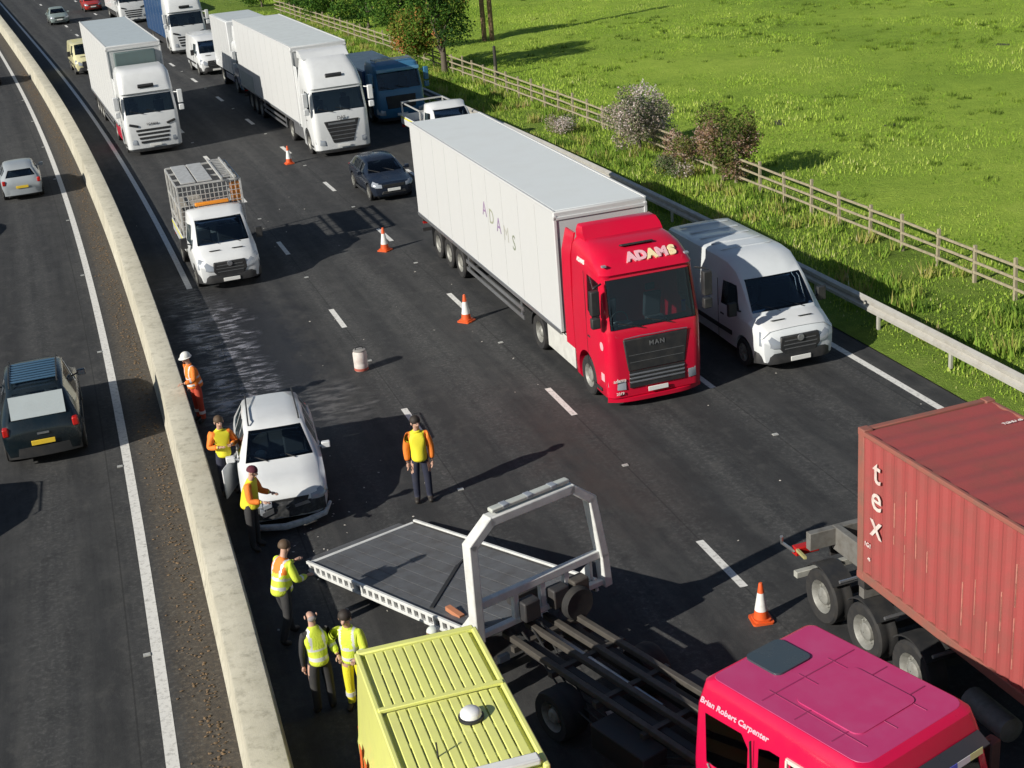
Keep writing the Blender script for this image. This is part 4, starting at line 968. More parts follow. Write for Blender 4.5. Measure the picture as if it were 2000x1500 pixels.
# ------------------------------------------------------------------ people: one skinned body each, clothing as children.  local +x is where the person faces
SKINM = plain('skin', (.50, .30, .22), .6, 0, .05)
YEL = plain('hi_vis_yellow', (.78, .70, .03), .7, 0, .12, 6, (.45, .38, .05), .9)
LIME = plain('hi_vis_lime', (.62, .74, .06), .7, 0, .12, 6, (.35, .40, .06), .9)
ORG = plain('hi_vis_orange', (.85, .22, .025), .7, 0, .12, 6, (.5, .15, .03), .9)
SILV = plain('reflective_tape', (.72, .73, .72), .35, .2, .1, 8)
NAVY = plain('navy_trousers', (.018, .022, .045), .85, 0, .2, 6)
CHARC = plain('charcoal_cloth', (.028, .028, .030), .85, 0, .2, 6)
REDT = plain('red_orange_trousers', (.48, .06, .025), .8, 0, .2, 6)
BOOT = plain('boot_leather', (.022, .018, .015), .6, 0, .3, 9)
def skin_mesh(chains, sub=2):
    """chains: list of (points, radii, edges or None); every chain is an island rooted at its first vertex"""
    V, E, Rr, roots = [], [], [], []
    for pts, rs, ed in chains:
        o = len(V); roots.append(o); V += [tuple(p) for p in pts]; Rr += list(rs)
        E += [(a + o, b + o) for a, b in (ed or [(i, i + 1) for i in range(len(pts) - 1)])]
    me = bpy.data.meshes.new('skin'); me.from_pydata(V, E, [])
    o = _tmpobj(me)
    md = o.modifiers.new('s', 'SKIN'); md.use_smooth_shade = True; md.branch_smoothing = .4
    sd = o.modifiers.new('u', 'SUBSURF'); sd.levels = sub; sd.render_levels = sub
    lay = me.skin_vertices[0].data
    for i, r in enumerate(Rr): lay[i].radius = (r, r) if not isinstance(r, tuple) else r; lay[i].use_root = i in roots
    TMP.view_layers[0].update(); r = evaluated(o); bpy.data.objects.remove(o); return r
def assign(me, fn):
    c = np.empty(len(me.polygons) * 3); me.polygons.foreach_get('center', c); c = c.reshape(-1, 3)
    me.polygons.foreach_set('material_index', np.array([fn(p) for p in c], dtype=np.int32))
def seg_d(p, a, b):
    a, b = np.array(a), np.array(b); d = b - a; t = np.clip(np.dot(p - a, d) / max(1e-9, np.dot(d, d)), 0, 1); return np.linalg.norm(p - a - d * t), t
def person(label, loc, face, arms, lean=0.0, jacket=YEL, sleeve=None, bands=True, trousers=NAVY, tband=False, head='hair', headmat=None, h=1.0, legs='stand', vest=False, headturn=0.0, hipbend=0.0, second=None, look=0.0):
    t = thing('person', label, 'person', loc, face)
    rot = lambda p, piv: (piv[0] + (p[0] - piv[0]) * math.cos(lean) + (p[2] - piv[2]) * math.sin(lean), p[1], piv[2] - (p[0] - piv[0]) * math.sin(lean) + (p[2] - piv[2]) * math.cos(lean))
    pel = (0, 0, .96); S = lambda p: (p[0] * h, p[1] * h, p[2] * h)
    U = lambda p: S(rot(p, pel))
    spine, chest, neck0, neck1 = U((0, 0, 1.12)), U((.01, 0, 1.34)), U((.0, 0, 1.475)), U((.02, 0, 1.56))
    ct, stn = math.cos(headturn), math.sin(headturn)
    hc = (.035, 0, 1.665)
    def Hd(dx, dy, dz):
        x = dx * math.cos(look) + dz * math.sin(look); z = -dx * math.sin(look) + dz * math.cos(look)
        return U((hc[0] + x * ct - dy * stn, x * stn + dy * ct, hc[2] + z))
    st = {'stand': ((.0, .115, .50), (-.02, .12, .085), (.0, -.115, .50), (-.02, -.12, .085)), 'stride': ((.10, .11, .50), (.16, .12, .085), (-.04, -.11, .50), (-.22, -.12, .10)),
          'wide': ((.03, .17, .50), (.0, .22, .085), (.03, -.17, .50), (.0, -.22, .085)), 'kneel': ((.32, .13, .62), (.18, .14, .085), (.05, -.14, .52), (-.22, -.15, .12))}[legs]
    kl, al, kr, ar = [S(p) for p in st]
    pts = [S(pel), spine, chest, neck0, neck1, Hd(0, 0, -.02), Hd(-.01, 0, .06), Hd(.115, 0, -.035)]
    rr = [(.15 * h, .12 * h), (.14 * h, .115 * h), (.155 * h, .125 * h), (.075 * h, .075 * h), (.056 * h, .056 * h), (.082 * h, .092 * h), (.078 * h, .092 * h), (.014 * h, .014 * h)]
    ed = [(0, 1), (1, 2), (2, 3), (3, 4), (4, 5), (5, 6), (5, 7)]
    joints = {}
    for sg, (el, wr_) in zip((1, -1), arms):
        sh = U((.0, sg * .175, 1.42)); e = U((el[0], sg * (.19 + el[1]), 1.42 + el[2])); w = U((wr_[0], sg * (.19 + wr_[1]), 1.42 + wr_[2]))
        b = len(pts); pts += [sh, e, w]; rr += [.062 * h, .047 * h, .034 * h]; ed += [(2, b), (b, b + 1), (b + 1, b + 2)]
        joints[sg] = (sh, e, w)
    for sg, k, a in ((1, kl, al), (-1, kr, ar)):
        b = len(pts); hip = S((0, sg * .095, .90)); toe = (a[0] + .16 * h, a[1] + sg * .02, .035 * h); heel = (a[0] - .03, a[1], .04 * h)
        pts += [hip, k, a, toe]; rr += [.108 * h, .080 * h, .064 * h, .044 * h]; ed += [(0, b), (b, b + 1), (b + 1, b + 2), (b + 2, b + 3)]
    chains = [(pts, rr, ed)]
    for sg in (1, -1):                                             # palm and five fingers
        sh, e, w = [np.array(p) for p in joints[sg]]
        d = (w - e) / np.linalg.norm(w - e); side = np.cross(d, np.array([0, 0, 1.0])); side = side / max(1e-6, np.linalg.norm(side)) if np.linalg.norm(side) > .2 else np.array([1.0, 0, 0]); nrm = np.cross(side, d)
        pm = w + d * .055 * h
        chains.append(([w, pm, w + d * .095 * h], [.024 * h, (.036 * h, .02 * h), (.034 * h, .018 * h)], None))
        for i, (o_, L_) in enumerate(((-.030, .062), (-.010, .075), (.011, .070), (.030, .055))):
            b0 = w + d * .088 * h + side * o_ * h; chains.append(([b0, b0 + d * L_ * .5 * h - nrm * .008, b0 + d * L_ * .85 * h - nrm * .03], [.0095 * h, .009 * h, .0075 * h], None))
        b0 = w + d * .03 * h + side * .03 * h; chains.append(([b0, b0 + (d * .6 + side * .7) * .04 * h, b0 + (d * .95 + side * .6) * .065 * h], [.012 * h, .0105 * h, .009 * h], None))
    me = skin_mesh(chains, 2)
    wl, wrr = joints[1][2], joints[-1][2]
    def mat_of(p):
        if p[2] < .12 * h: return 2
        dl = min(seg_d(p, joints[s][1], joints[s][2])[0] for s in (1, -1)); dw = min(np.linalg.norm(p - np.array(joints[s][2])) for s in (1, -1))
        hd = np.linalg.norm(p - np.array(pts[5]))
        if hd < .17 * h: return 0
        for q_ in (1, -1):
            e_, w_ = np.array(joints[q_][1]), np.array(joints[q_][2]); v_ = (w_ - e_) / np.linalg.norm(w_ - e_); k_ = p - w_
            if -.03 * h < k_ @ v_ < .22 * h and np.linalg.norm(k_ - v_ * (k_ @ v_)) < .09 * h: return 0
        if p[2] < 1.0 * h: 
            return 1
        return 3
    me.materials.clear()
    for m in (SKINM, trousers, BOOT, CHARC if vest else jacket): me.materials.append(m)
    assign(me, mat_of)
    obj('body', me, [SKINM], t, ang=0, recalc=False); me.polygons.foreach_set('use_smooth', [True] * len(me.polygons))
    # jacket over torso and arms
    jp = [S((0, 0, .86)), S((0, 0, .98)), spine, chest, neck0, U((.015, 0, 1.515))]; jr = [(.215 * h, .175 * h), (.21 * h, .17 * h), (.20 * h, .168 * h), (.205 * h, .17 * h), (.095 * h, .095 * h), (.075 * h, .075 * h)]
    je = [(0, 1), (1, 2), (2, 3), (3, 4), (4, 5)]
    for sg in (1, -1):
        sh, e, w = joints[sg]; b = len(jp); c = tuple(np.array(e) * .12 + np.array(w) * .88); q = tuple(np.array(sh) * .55 + np.array(e) * .45)
        if vest: jp += [sh]; jr += [.075 * h]; je += [(3, b)]
        else: jp += [sh, q, e, c]; jr += [.082 * h, .077 * h, .070 * h, .058 * h]; je += [(3, b), (b, b + 1), (b + 1, b + 2), (b + 2, b + 3)]
    jm = skin_mesh([(jp, jr, je)], 3)
    inv = lambda p: (pel[2] + (-(0) + (p[2] / h - pel[2]) * math.cos(lean) + (p[0] / h) * math.sin(lean)))
    def jmat(p):
        z = inv(p); dd = [seg_d(p, joints[s][0], joints[s][1]) for s in (1, -1)] + [seg_d(p, joints[s][1], joints[s][2]) for s in (1, -1)]
        dm = min(d for d, _ in dd); onarm = dm < .088 * h and abs(p[1]) > .13 * h
        if onarm:
            if bands:
                d0 = min(dd[2:], key=lambda q: q[0])
                if d0[0] < .085 * h and (.28 < d0[1] < .45): return 1
            return 2
        if bands and (.985 < z < 1.035 or 1.14 < z < 1.19 or (z > 1.2 and .085 * h < abs(p[1]) < .125 * h)): return 1
        return 3 if (second is not None and z > 1.26) else 0
    jm.materials.clear()
    for m in (jacket, SILV, sleeve or jacket, second or jacket): jm.materials.append(m)
    assign(jm, jmat)
    obj('safety_vest' if vest else 'safety_jacket', jm, [jacket], t, ang=0, recalc=False); jm.polygons.foreach_set('use_smooth', [True] * len(jm.polygons))
    if tband:
        for k, a in ((kl, al), (kr, ar)):
            k, a = np.array(k), np.array(a); c0, c1 = k * .55 + a * .45, k * .38 + a * .62
            obj('trouser_band', MB().tube([c0, c1], .078 * h, 12), SILV, t)
    # head details
    up = Vector(Hd(0, 0, .1)) - Vector(Hd(0, 0, 0)); up.normalize(); fw = Vector(Hd(.1, 0, 0)) - Vector(Hd(0, 0, 0)); fw.normalize(); sd_ = up.cross(fw)
    def ell(c, a, b, cc, n=10, m=14, z0=-1.0, z1=1.0):
        rings = []
        for i in range(n + 1):
            ph = math.asin(z0) + (math.asin(z1) - math.asin(z0)) * i / n
            rings.append([Vector(c) + fw * a * math.cos(ph) * math.cos(q) + sd_ * b * math.cos(ph) * math.sin(q) + up * cc * math.sin(ph) for q in [2 * math.pi * j / m for j in range(m)]])
        return MB().loft(rings)
    for sg in (-1, 1):
        obj('eye', ell(Hd(.088, sg * .033, .0), .010, .014, .010, 5, 8), PLAST, t, ang=60)
        obj('ear', ell(Hd(-.005, sg * .092, -.01), .024, .012, .034, 6, 8), SKINM, t, ang=60)
    obj('mouth', ell(Hd(.082, 0, -.078), .008, .026, .006, 4, 8), plain('lips', (.35, .12, .10), .6), t, ang=60)
    if head == 'helmet':
        o = obj('helmet', ell(Hd(-.005, 0, .035), .132 * h, .118 * h, .125 * h, 8, 20, -.05, .999), headmat, t, ang=50)
        obj('brim', MB().loft([[Vector(Hd(.0, 0, .035)) + (fw * math.cos(q) * (a * (1.15 if math.cos(q) > 0 else 1.0)) + sd_ * math.sin(q) * a * .9) * h + up * dz for q in [2 * math.pi * j / 24 for j in range(24)]] for a, dz in ((.12, .0), (.155, -.008), (.155, -.014), (.12, -.012))]), headmat, o, ang=50)
    elif head == 'cap':
        o = obj('cap', ell(Hd(-.01, 0, .03), .112 * h, .104 * h, .095 * h, 8, 18, -.05, .999), headmat, t, ang=50)
    elif head == 'bald':
        obj('hair', ell(Hd(-.062, 0, -.035), .040 * h, .066 * h, .045 * h, 8, 18, -.9, .9), headmat, t, ang=50)
    else:
        m = ell(Hd(-.018, 0, .035), .104 * h, .101 * h, .102 * h, 9, 18, -.35, .999)
        obj('hair', m, headmat, t, ang=60)
    return t
DOWN = ((.0, .045, -.30), (.05, .04, -.56))
FOLD = ((.04, .10, -.28), (.26, -.06, -.22))
FWD = ((.10, .06, -.26), (.34, .02, -.24))
REACH = ((.16, .05, -.20), (.42, .02, -.12))
HIPS = ((-.06, .16, -.24), (.06, .02, -.42))
# ------------------------------------------------------------------ red articulated lorry
def place(s, n, ds=0.0, dz=0.0): return R(s, n, dz), heading(s + ds)
RED = paint('signal_red', (.62, .004, .035), .32, .06)
loc, rz = place(29.35, 11.42, 6)
t = thing('articulated_lorry', 'bright red cab articulated lorry with long plain white box trailer', 'lorry', loc, rz)
make_cab(t, 'man', RED)
tractor_rear(t, plain('white_tank', (.60, .60, .56), .5, .2, .3, 5))
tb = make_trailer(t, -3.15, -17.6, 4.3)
fair = MB().loft([[(-1.55 + d, y * w, z) for y in (-1, -.6, 0, .6, 1)] + [(-2.25, w, z), (-2.25, -w, z)] for d, w, z in ((0, 1.02, 3.82), (-.22, 1.02, 4.02), (-.36, .98, 4.14), (-.44, .94, 4.17))])
obj('roof_fairing', fair, RED, t, ang=40)
for sg in (-1, 1):
    obj('side_fairing', MB().loft([[(-2.25, sg * (w - .05), z), (-2.25, sg * w, z), (-2.85, sg * w, z), (-2.85, sg * (w - .05), z)] for w, z in ((1.24, .95), (1.245, 2.4), (1.22, 3.4), (1.08, 3.95))]), RED, t, ang=40)
    obj('side_skirt', MB().box(-4.35, -2.30, sg * 1.225 - .015, sg * 1.225 + .015, .38, 1.08), plain('white_skirt', (.62, .62, .58), .5, 0, .25, 3), t, bevel=.01)
    obj('marker_lamp', MB().box(-.44, -.34, sg * 1.06 - .05, sg * 1.06 + .05, 3.54, 3.58), LAMP, t)
obj('skylight', MB().obox((-.98, .0, 3.815), (.15, 0, .05), (0, .42, 0), (-.02, 0, .02)), PLAST, t, bevel=.02)
PINK = plain('lettering_pink', (.80, .45, .50), .5, 0, .05); YLW = plain('lettering_cream', (.85, .72, .42), .5, 0, .05)
for i, (ch, mt) in enumerate(zip('ADAMS', (PINK, PINK, YLW, PINK, YLW))):
    text('lettering', ch, .36, mt, t, (-.535, -.30 + i * .265, 3.622), (0, 1, 0), (-.80, 0, .60), .05, .022)
text('lettering', 'ADAMS', .15, TEXTM, t, (-1.55, -1.205, 3.44), (1, 0, 0), (0, .12, 1), .01, .006)
text('lettering', 'MAN', .16, CHROME, t, (.056, .02, 1.62), (0, 1, 0), (0, 0, 1), .01, .004, space=1.3)
for z, r_ in ((1.32, .0), (1.1, .0)):
    pass
obj('door_badge', MB().lathe([(.11, 0), (.105, .006)], 'y', (-.32, -1.258, 1.62), 16), plain('badge_pink', (.75, .42, .46), .5), t)
obj('door_badge', MB().box(-.45, -.25, -1.256, -1.250, .72, .92), plain('badge_pink', (.75, .42, .46), .5), t)
text('lettering', 'adams', .13, TEXTM, t, (.048, -.98, .80), (0, 1, 0), (0, 0, 1), .008, .002)
text('lettering', '2019', .10, TEXTM, t, (.04, -.98, .46), (0, 1, 0), (0, 0, 1), .008, .001)
obj('dash_paper', MB().obox((-.42, -.62, 2.06), (.16, 0, .0), (0, .20, 0), (0, 0, .012)).obox((-.36, .25, 2.06), (.12, 0, .0), (0, .18, 0), (0, 0, .012)), PAPER, t)
obj('windscreen_card', MB().obox((-.20, .86, 2.32), (.01, 0, 0), (0, .05, 0), (0, 0, .14)), plain('card_blue', (.12, .12, .45), .6), t)
for i, (ch, cc) in enumerate(zip('ADAMS', ((.30, .20, .34), (.32, .34, .25), (.26, .17, .32), (.44, .44, .40), (.22, .25, .18)))):
    text('lettering', ch, .62, plain('faded_lettering_%d' % i, cc, .6), tb, (-9.25 + i * .66, -1.279, 3.05 - i * .10), (1, 0, 0), (0, 0, 1), .004, .0)

# ------------------------------------------------------------------ silver van
SILVER = paint('van_silver', (.30, .36, .40), .35, .08)
loc, rz = place(29.6, 15.42, 3)
t = make_van('panel_van', 'silver grey high roof panel van with white bonnet beside the red lorry', paint('van_pale_grey', (.68, .71, .72)), loc, rz, 2.42, 5.5, hood=WHITE); t.scale = (1.06,) * 3

# ------------------------------------------------------------------ white dropside with cage
loc, rz = place(45.15, 3.3, 3)
t = make_dropside('caged_dropside', 'white dropside works truck with open aluminium cage, nearest white truck in outer lane', loc, rz); t.scale = (1.04,) * 3
loc, rz = place(59.0, 15.75, 3)
make_dropside('caged_dropside', 'white dropside truck mostly hidden behind the long red lorry trailer', loc, rz, 'low')

# ------------------------------------------------------------------ white lorries
loc, rz = place(70.5, 3.78, 7)
t = thing('articulated_lorry', 'white articulated lorry with slatted grille in outer lane by the barrier', 'lorry', loc, rz)
make_cab(t, 'scania', WHITE); tractor_rear(t, wx=-5.0)
tb = make_trailer(t, -2.7, -16.3, 4.75, roof_mat=plain('roof_grey_blue', (.50, .56, .58), .5, 0, .1))
t.scale = (1.06,) * 3
obj('cooling_unit', MB().box(-2.7, -2.42, -.95, .95, 3.55, 4.45), plain('unit_green_grey', (.10, .145, .145), .5, 0, .2), tb, bevel=.05)
for sg in (-1, 1): obj('side_fairing', MB().box(-2.9, -2.25, sg * 1.2 - .02, sg * 1.2 + .02, 1.0, 3.3), WHITE, t, bevel=.02)
obj('red_skirt_panel', MB().box(-4.3, -2.4, -1.25, -1.23, .45, 1.05), RED, t, bevel=.01)
for k, zc in enumerate((1.42,)): text('lettering', 'SCANIA', .13, CHAS, t, (.045, 0, 1.42), (0, 1, 0), (0, 0, 1), .01, .002, space=1.2)
loc, rz = place(63.4, 11.5, 7)
t = thing('articulated_lorry', 'white articulated lorry with large dark trapezoid grille in the second lane', 'lorry', loc, rz)
make_cab(t, 'daf', WHITE); tractor_rear(t, wx=-5.0)
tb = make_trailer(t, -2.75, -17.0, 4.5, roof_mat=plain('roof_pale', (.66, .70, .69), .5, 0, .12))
obj('roof_fairing', MB().loft([[(-1.5 + d, y * 1.04, z) for y in (-1, -.5, 0, .5, 1)] + [(-2.6, 1.04, z), (-2.6, -1.04, z)] for d, z in ((0, 4.06), (-.35, 4.25), (-.6, 4.36))]), WHITE, t, ang=40)
for sg in (-1, 1): obj('side_fairing', MB().box(-2.95, -2.25, sg * 1.2 - .02, sg * 1.2 + .02, 1.0, 3.7), WHITE, t, bevel=.02)
t.scale = (1.06,) * 3
obj('lower_panel', MB().box(-16.9, -13.2, -1.292, -1.278, 1.06, 1.95), plain('panel_grey', (.42, .47, .46), .5, 0, .2), tb)
text('lettering', 'DAF', .2, CHROME, t, (.062, 0, 1.66), (0, 1, 0), (0, 0, 1), .01, .004)
# white and blue rigid lorry behind it
BLUE = paint('deep_blue', (.018, .075, .20)); TEAL = paint('teal_blue', (.045, .18, .33))
def rigid(label, loc, rz, cabcol, boxcol, H, Lb, style='rigid', lower=None, box_mat=None):
    t = thing('rigid_lorry', label, 'lorry', loc, rz)
    make_cab(t, style, cabcol)
    S = LORRY[style]; xb = S['L'][2][2]
    b = obj('box_body', MB().box(xb - Lb, xb - .12, -1.22, 1.22, .95, H), boxcol, t, bevel=.04)
    obj('roof_panel', MB().box(xb - Lb + .1, xb - .25, -1.12, 1.12, H - .02, H + .015), boxcol, b, bevel=.01)
    for k in range(1, 6):
        for sg in (-1, 1): obj('panel_seam', MB().box(xb - Lb * k / 6 - .006, xb - Lb * k / 6 + .006, sg * 1.222 - .003, sg * 1.222 + .003, 1.05, H - .1), plain('seam_grey', (.55, .56, .56), .6), b)
    obj('chassis', MB().box(xb - Lb, -.5, -.45, -.3, .68, .95).box(xb - Lb, -.5, .3, .45, .68, .95), CHAS, t)
    for y in (-.95, .95): wheel(t, xb - Lb + 1.9, y, .5, .5)
    for sg in (-1, 1): obj('side_guard', MB().box(xb - Lb + 2.7, -2.3, sg * 1.15 - .015, sg * 1.15 + .015, .5, .85), lower or CHAS, t, bevel=.02)
    return t
loc, rz = place(84.4, 12.0, 4)
t = rigid('white lorry with blue lower cab tucked behind the second lane white trailer', loc, rz, WHITE, WHITE, 3.9, 5.4, 'rigid', BLUE); t.scale = (1.06,) * 3
obj('cab_skirt', MB().loft([[(.02 - .25 * abs(y) ** 3, y * 1.19, .33), (.06 - .25 * abs(y) ** 3, y * 1.2, .34), (.07 - .25 * abs(y) ** 3, y * 1.2, .95), (.02 - .25 * abs(y) ** 3, y * 1.19, .96)] for y in np.linspace(-1, 1, 11)]), TEAL, t, ang=40)
obj('cab_stripe', MB().box(-1.6, -.3, -1.195, -1.184, .6, 1.5), BLUE, t)
obj('roof_pod', MB().loft([rrect(-.75 + d, -1.9, w, .3, .1, z, 4) for d, w, z in ((0, 1.0, 2.82), (-.25, 1.0, 3.3), (-.5, .95, 3.7))]), WHITE, t, ang=40)
obj('beacon', MB().lathe([(.09, 2.8), (.09, 2.95), (.05, 3.0)], 'z', (-.5, -1.0, 0), 10), AMBER, t)
# blue lorry in lane one
loc, rz = place(68.9, 15.95, 4)
t = rigid('dark blue lorry in the first lane below the trees', loc, rz, TEAL, BLUE, 2.35, 7.0, 'rigid', BLUE); t.scale = (1.06,) * 3
obj('roof_rack', MB().box(-1.5, -.6, -.9, -.86, 2.9, 2.96).box(-1.5, -.6, .86, .9, 2.9, 2.96).box(-.65, -.6, -.9, .9, 2.93, 2.98).box(-1.1, -1.05, -.9, .9, 2.93, 2.98), CHROME, t)
obj('visor_strip', MB().obox((-.10, 0, 2.54), (.05, 0, 0), (0, 1.05, 0), (0, 0, .08)), paint('light_blue', (.14, .35, .55)), t, bevel=.02)
# far lorry with blue box
loc, rz = place(107.3, 11.6, 4)
t = rigid('far white cab lorry with dark blue box body up the road', loc, rz, WHITE, BLUE, 4.0, 8.5, 'scania'); t.scale = (1.08,) * 3
loc, rz = place(134.0, 11.3, 4)
rigid('distant white lorry at the top edge behind the blue box lorry', loc, rz, WHITE, WHITE, 3.9, 8.0, 'scania')
loc, rz = place(94.6, 11.1, 3)
t = make_van('panel_van', 'plain white van behind the second lane lorries', WHITE, loc, rz, 2.3, 4.9); t.scale = (1.04,) * 3
CREAM = paint('cream_yellow', (.66, .62, .36))
loc, rz = place(103.2, 3.9, 3)
make_van('panel_van', 'pale yellow van peeping out behind the outer lane white lorry', CREAM, loc, rz, 2.0, 4.9)
loc, rz = place(126.0, 15.2, 3)
make_car('parked_car', 'distant dark green car at the top edge in the first lane', paint('dark_green', (.02, .05, .035)), loc, rz, 'suv')
loc, rz = place(141.0, 5.4, 0)
make_car('parked_car', 'small distant grey green car in the outer lanes', paint('grey_green', (.22, .27, .26)), loc, rz, 'hatch')
loc, rz = place(150.5, 9.6, 0)
make_car('parked_car', 'tiny distant red car at the top edge of the road', paint('red_car', (.40, .03, .02)), loc, rz, 'hatch')
loc, rz = place(147.0, 13.3, 0)
make_car('parked_car', 'distant black car at the top edge behind the white lorry', paint('black_car', (.015, .016, .018)), loc, rz, 'saloon')

# ------------------------------------------------------------------ cars
loc, rz = place(53.3, 11.05, 2)
make_car('dark_hatchback', 'dark navy car stopped behind the white trailer in the second lane', paint('midnight_blue', (.010, .016, .030), .25, .15), loc, rz, 'hatch')
loc, rz = place(26.8, 1.95, 2)
rz -= rad(5)
suv = make_car('damaged_suv', 'damaged white estate car beside the barrier with broken dark front', WHITE, loc, rz, 'suv')
# crash damage: torn black front, hanging bumper, buckled bonnet edge, broken lamp
DMG = plain('torn_plastic', (.018, .020, .022), .7, 0, .5, 12, (.12, .12, .12))
g = random.Random(5)
m = MB()
ys = np.linspace(-.80, .80, 13)
m.loft([[(-.36 + g.uniform(-.02, .02) - .28 * abs(y) ** 3, y, .40), (.085 - .30 * abs(y) ** 3 + g.uniform(-.015, .015), y, .34 + g.uniform(-.015, .015)), (.07 - .30 * abs(y) ** 3 + g.uniform(-.015, .015), y, .60 + g.uniform(-.01, .01)), (-.02 - .30 * abs(y) ** 3 + g.uniform(-.01, .01), y, .71 + g.uniform(-.015, .015))] for y in ys])
obj('broken_front', m, DMG, suv, ang=35)
obj('hanging_bumper', MB().tube([(-.25, -.86, .30), (.10, -.62, .20), (.17, -.1, .17), (.15, .35, .22), (.02, .76, .27), (-.3, .9, .34)], [.05, .07, .075, .07, .06, .04], 7), plain('scuffed_white', (.50, .52, .52), .5, 0, .5, 9, (.1, .1, .1)), suv, ang=50)
obj('loose_panel', MB().obox((.02, .22, .55), (.06, .0, .02), (.02, .24, .05), (0, -.02, .03)).obox((.06, -.42, .50), (.05, .01, .0), (0, .12, .04), (.01, 0, .06)), CHROME, suv)
obj('broken_lamp', MB().obox((.08, -.40, .66), (.05, 0, 0), (0, .09, .02), (0, 0, .05)).obox((.06, -.52, .52), (.04, 0, 0), (0, .05, -.02), (0, 0, .07)), LAMP, suv, bevel=.01)
obj('airbag', MB().lathe([(.02, .10), (.10, .07), (.13, 0), (.10, -.05), (.02, -.06)], 'x', (-1.80, -.38, 1.05), 12), PAPER, suv, ang=60)
obj('dash_paper', MB().obox((-1.45, .34, 1.075), (.10, .02, 0), (-.02, .30, 0), (0, 0, .012)), PAPER, suv)
obj('open_door_panel', MB().obox((-1.62, -1.06, .74), (.46, -.17, 0), (.006, .018, 0), (0, 0, .34)), WHITE, suv, bevel=.02)
# far carriageway: pickup and silver car driving away
def away(s, n, L):                       # rear bumper at s
    return R(s + L, n, 0), heading(s) + math.pi
SILC = paint('light_silver', (.34, .37, .39), .35, .08)
loc, rz = away(64.3, -2.75, 4.2)
make_car('silver_hatchback', 'pale silver car at the left edge driving away beyond the barrier', SILC, loc, rz, 'hatch')
loc, rz = away(33.0, -2.88, 4.7)
DKB = paint('petrol_blue', (.006, .013, .018), .25, .10)
t = make_car('dark_suv', 'dark blue estate with pale rear window driving away beside the barrier', DKB, loc, rz, 'suv', H=1.80)
t.scale = (1.05,) * 3
obj('rear_window_reflection', MB().obox((-4.17, 0, 1.375), (-.175, 0, -.216), (0, .60, 0), (.008, 0, -.007)), plain('painted_sky_reflection', (.42, .47, .48), .25, 0, .1), t)  # pale panel over the glass, painted as the sky reflected in it
obj('tailgate_emblem', MB().box(-4.53, -4.50, -.16, .10, .80, .84), CHROME, t)
for x in np.linspace(-2.35, -3.6, 8): obj('roof_slat', MB().box(x - .045, x + .045, -.52, .52, 1.80, 1.825), paint('roof_sky_reflection', (.05, .12, .20)), t, bevel=.006)  # blue of the reflected sky painted onto the slats
loc, rz = away(57.0, -6.9, 4.2)
make_car('grey_hatchback', 'grey car left of the frame whose square shadow crosses the far lane', paint('grey_a', (.2, .21, .22)), loc, rz, 'hatch')
loc, rz = away(28.4, -6.85, 4.5)
make_car('dark_estate', 'dark estate just left of the frame behind the pickup, rounded shadow on the road', paint('grey_b', (.06, .06, .07)), loc, rz, 'suv')
loc, rz = away(103.5, -2.95, 4.2)
make_car('small_hatchback', 'small car far up the left carriageway casting shadow on the barrier', paint('grey_c', (.12, .13, .15)), loc, rz, 'hatch')
# ------------------------------------------------------------------ yellow recovery van (roof seen from above)
YV = plain('recovery_yellow', (.80, .82, .24), .42, 0, .30, 2.4, (.52, .50, .22), coat=.4)
loc, rz = R(11.6, 2.62), heading(15)
t = make_van('recovery_van', 'yellow ribbed roof recovery van beside the barrier at the bottom edge', YV, loc, rz, 2.52, 5.75, hood=None)
for k in range(11):
    y = -.70 + k * .14
    for xa, xb in ((-5.62, -4.22), (-4.10, -2.3)): obj('roof_rib', MB().prism([(y - .062, 2.540), (y - .054, 2.562), (y + .054, 2.562), (y + .062, 2.540)], 'x', xa, xb), YV, t, bevel=.006)
obj('roof_edge', MB().box(-5.70, -2.2, -.90, -.82, 2.48, 2.58), YV, t, bevel=.02); obj('roof_edge', MB().box(-5.70, -2.2, .82, .90, 2.48, 2.58), YV, t, bevel=.02)
obj('roof_edge', MB().box(-5.76, -5.64, -.86, .86, 2.48, 2.585), YV, t, bevel=.02)
obj('cross_bar', MB().box(-4.20, -4.12, -.86, .86, 2.55, 2.605), YV, t, bevel=.01)
b = obj('beacon', MB().lathe([(.14, 2.57), (.145, 2.60), (.14, 2.66), (.10, 2.70), (.02, 2.71)], 'z', (-3.55, .25, 0), 18), plain('beacon_dome', (.80, .80, .80), .3, 0, .05), t, ang=50)
obj('beacon_base', MB().lathe([(.17, 2.56), (.17, 2.60), (.15, 2.61)], 'z', (-3.55, .25, 0), 18), PLAST, b)
obj('roof_light_bar', MB().box(-2.42, -2.24, -.80, .80, 2.56, 2.66), plain('bar_white', (.8, .8, .78), .4), t, bevel=.03)
for k in range(9):
    x = -5.5 + k * .36; obj('chevron', MB().prism([(x, .75), (x + .17, .75), (x + .37, 1.35), (x + .20, 1.35)], 'y', -1.052, -1.044), plain('chevron_orange', (.70, .13, .03), .5, 0, .1), t)
obj('aerial', MB().tube([(-2.9, -.35, 2.5), (-2.95, -.35, 2.75)], .012, 6), PLAST, t)

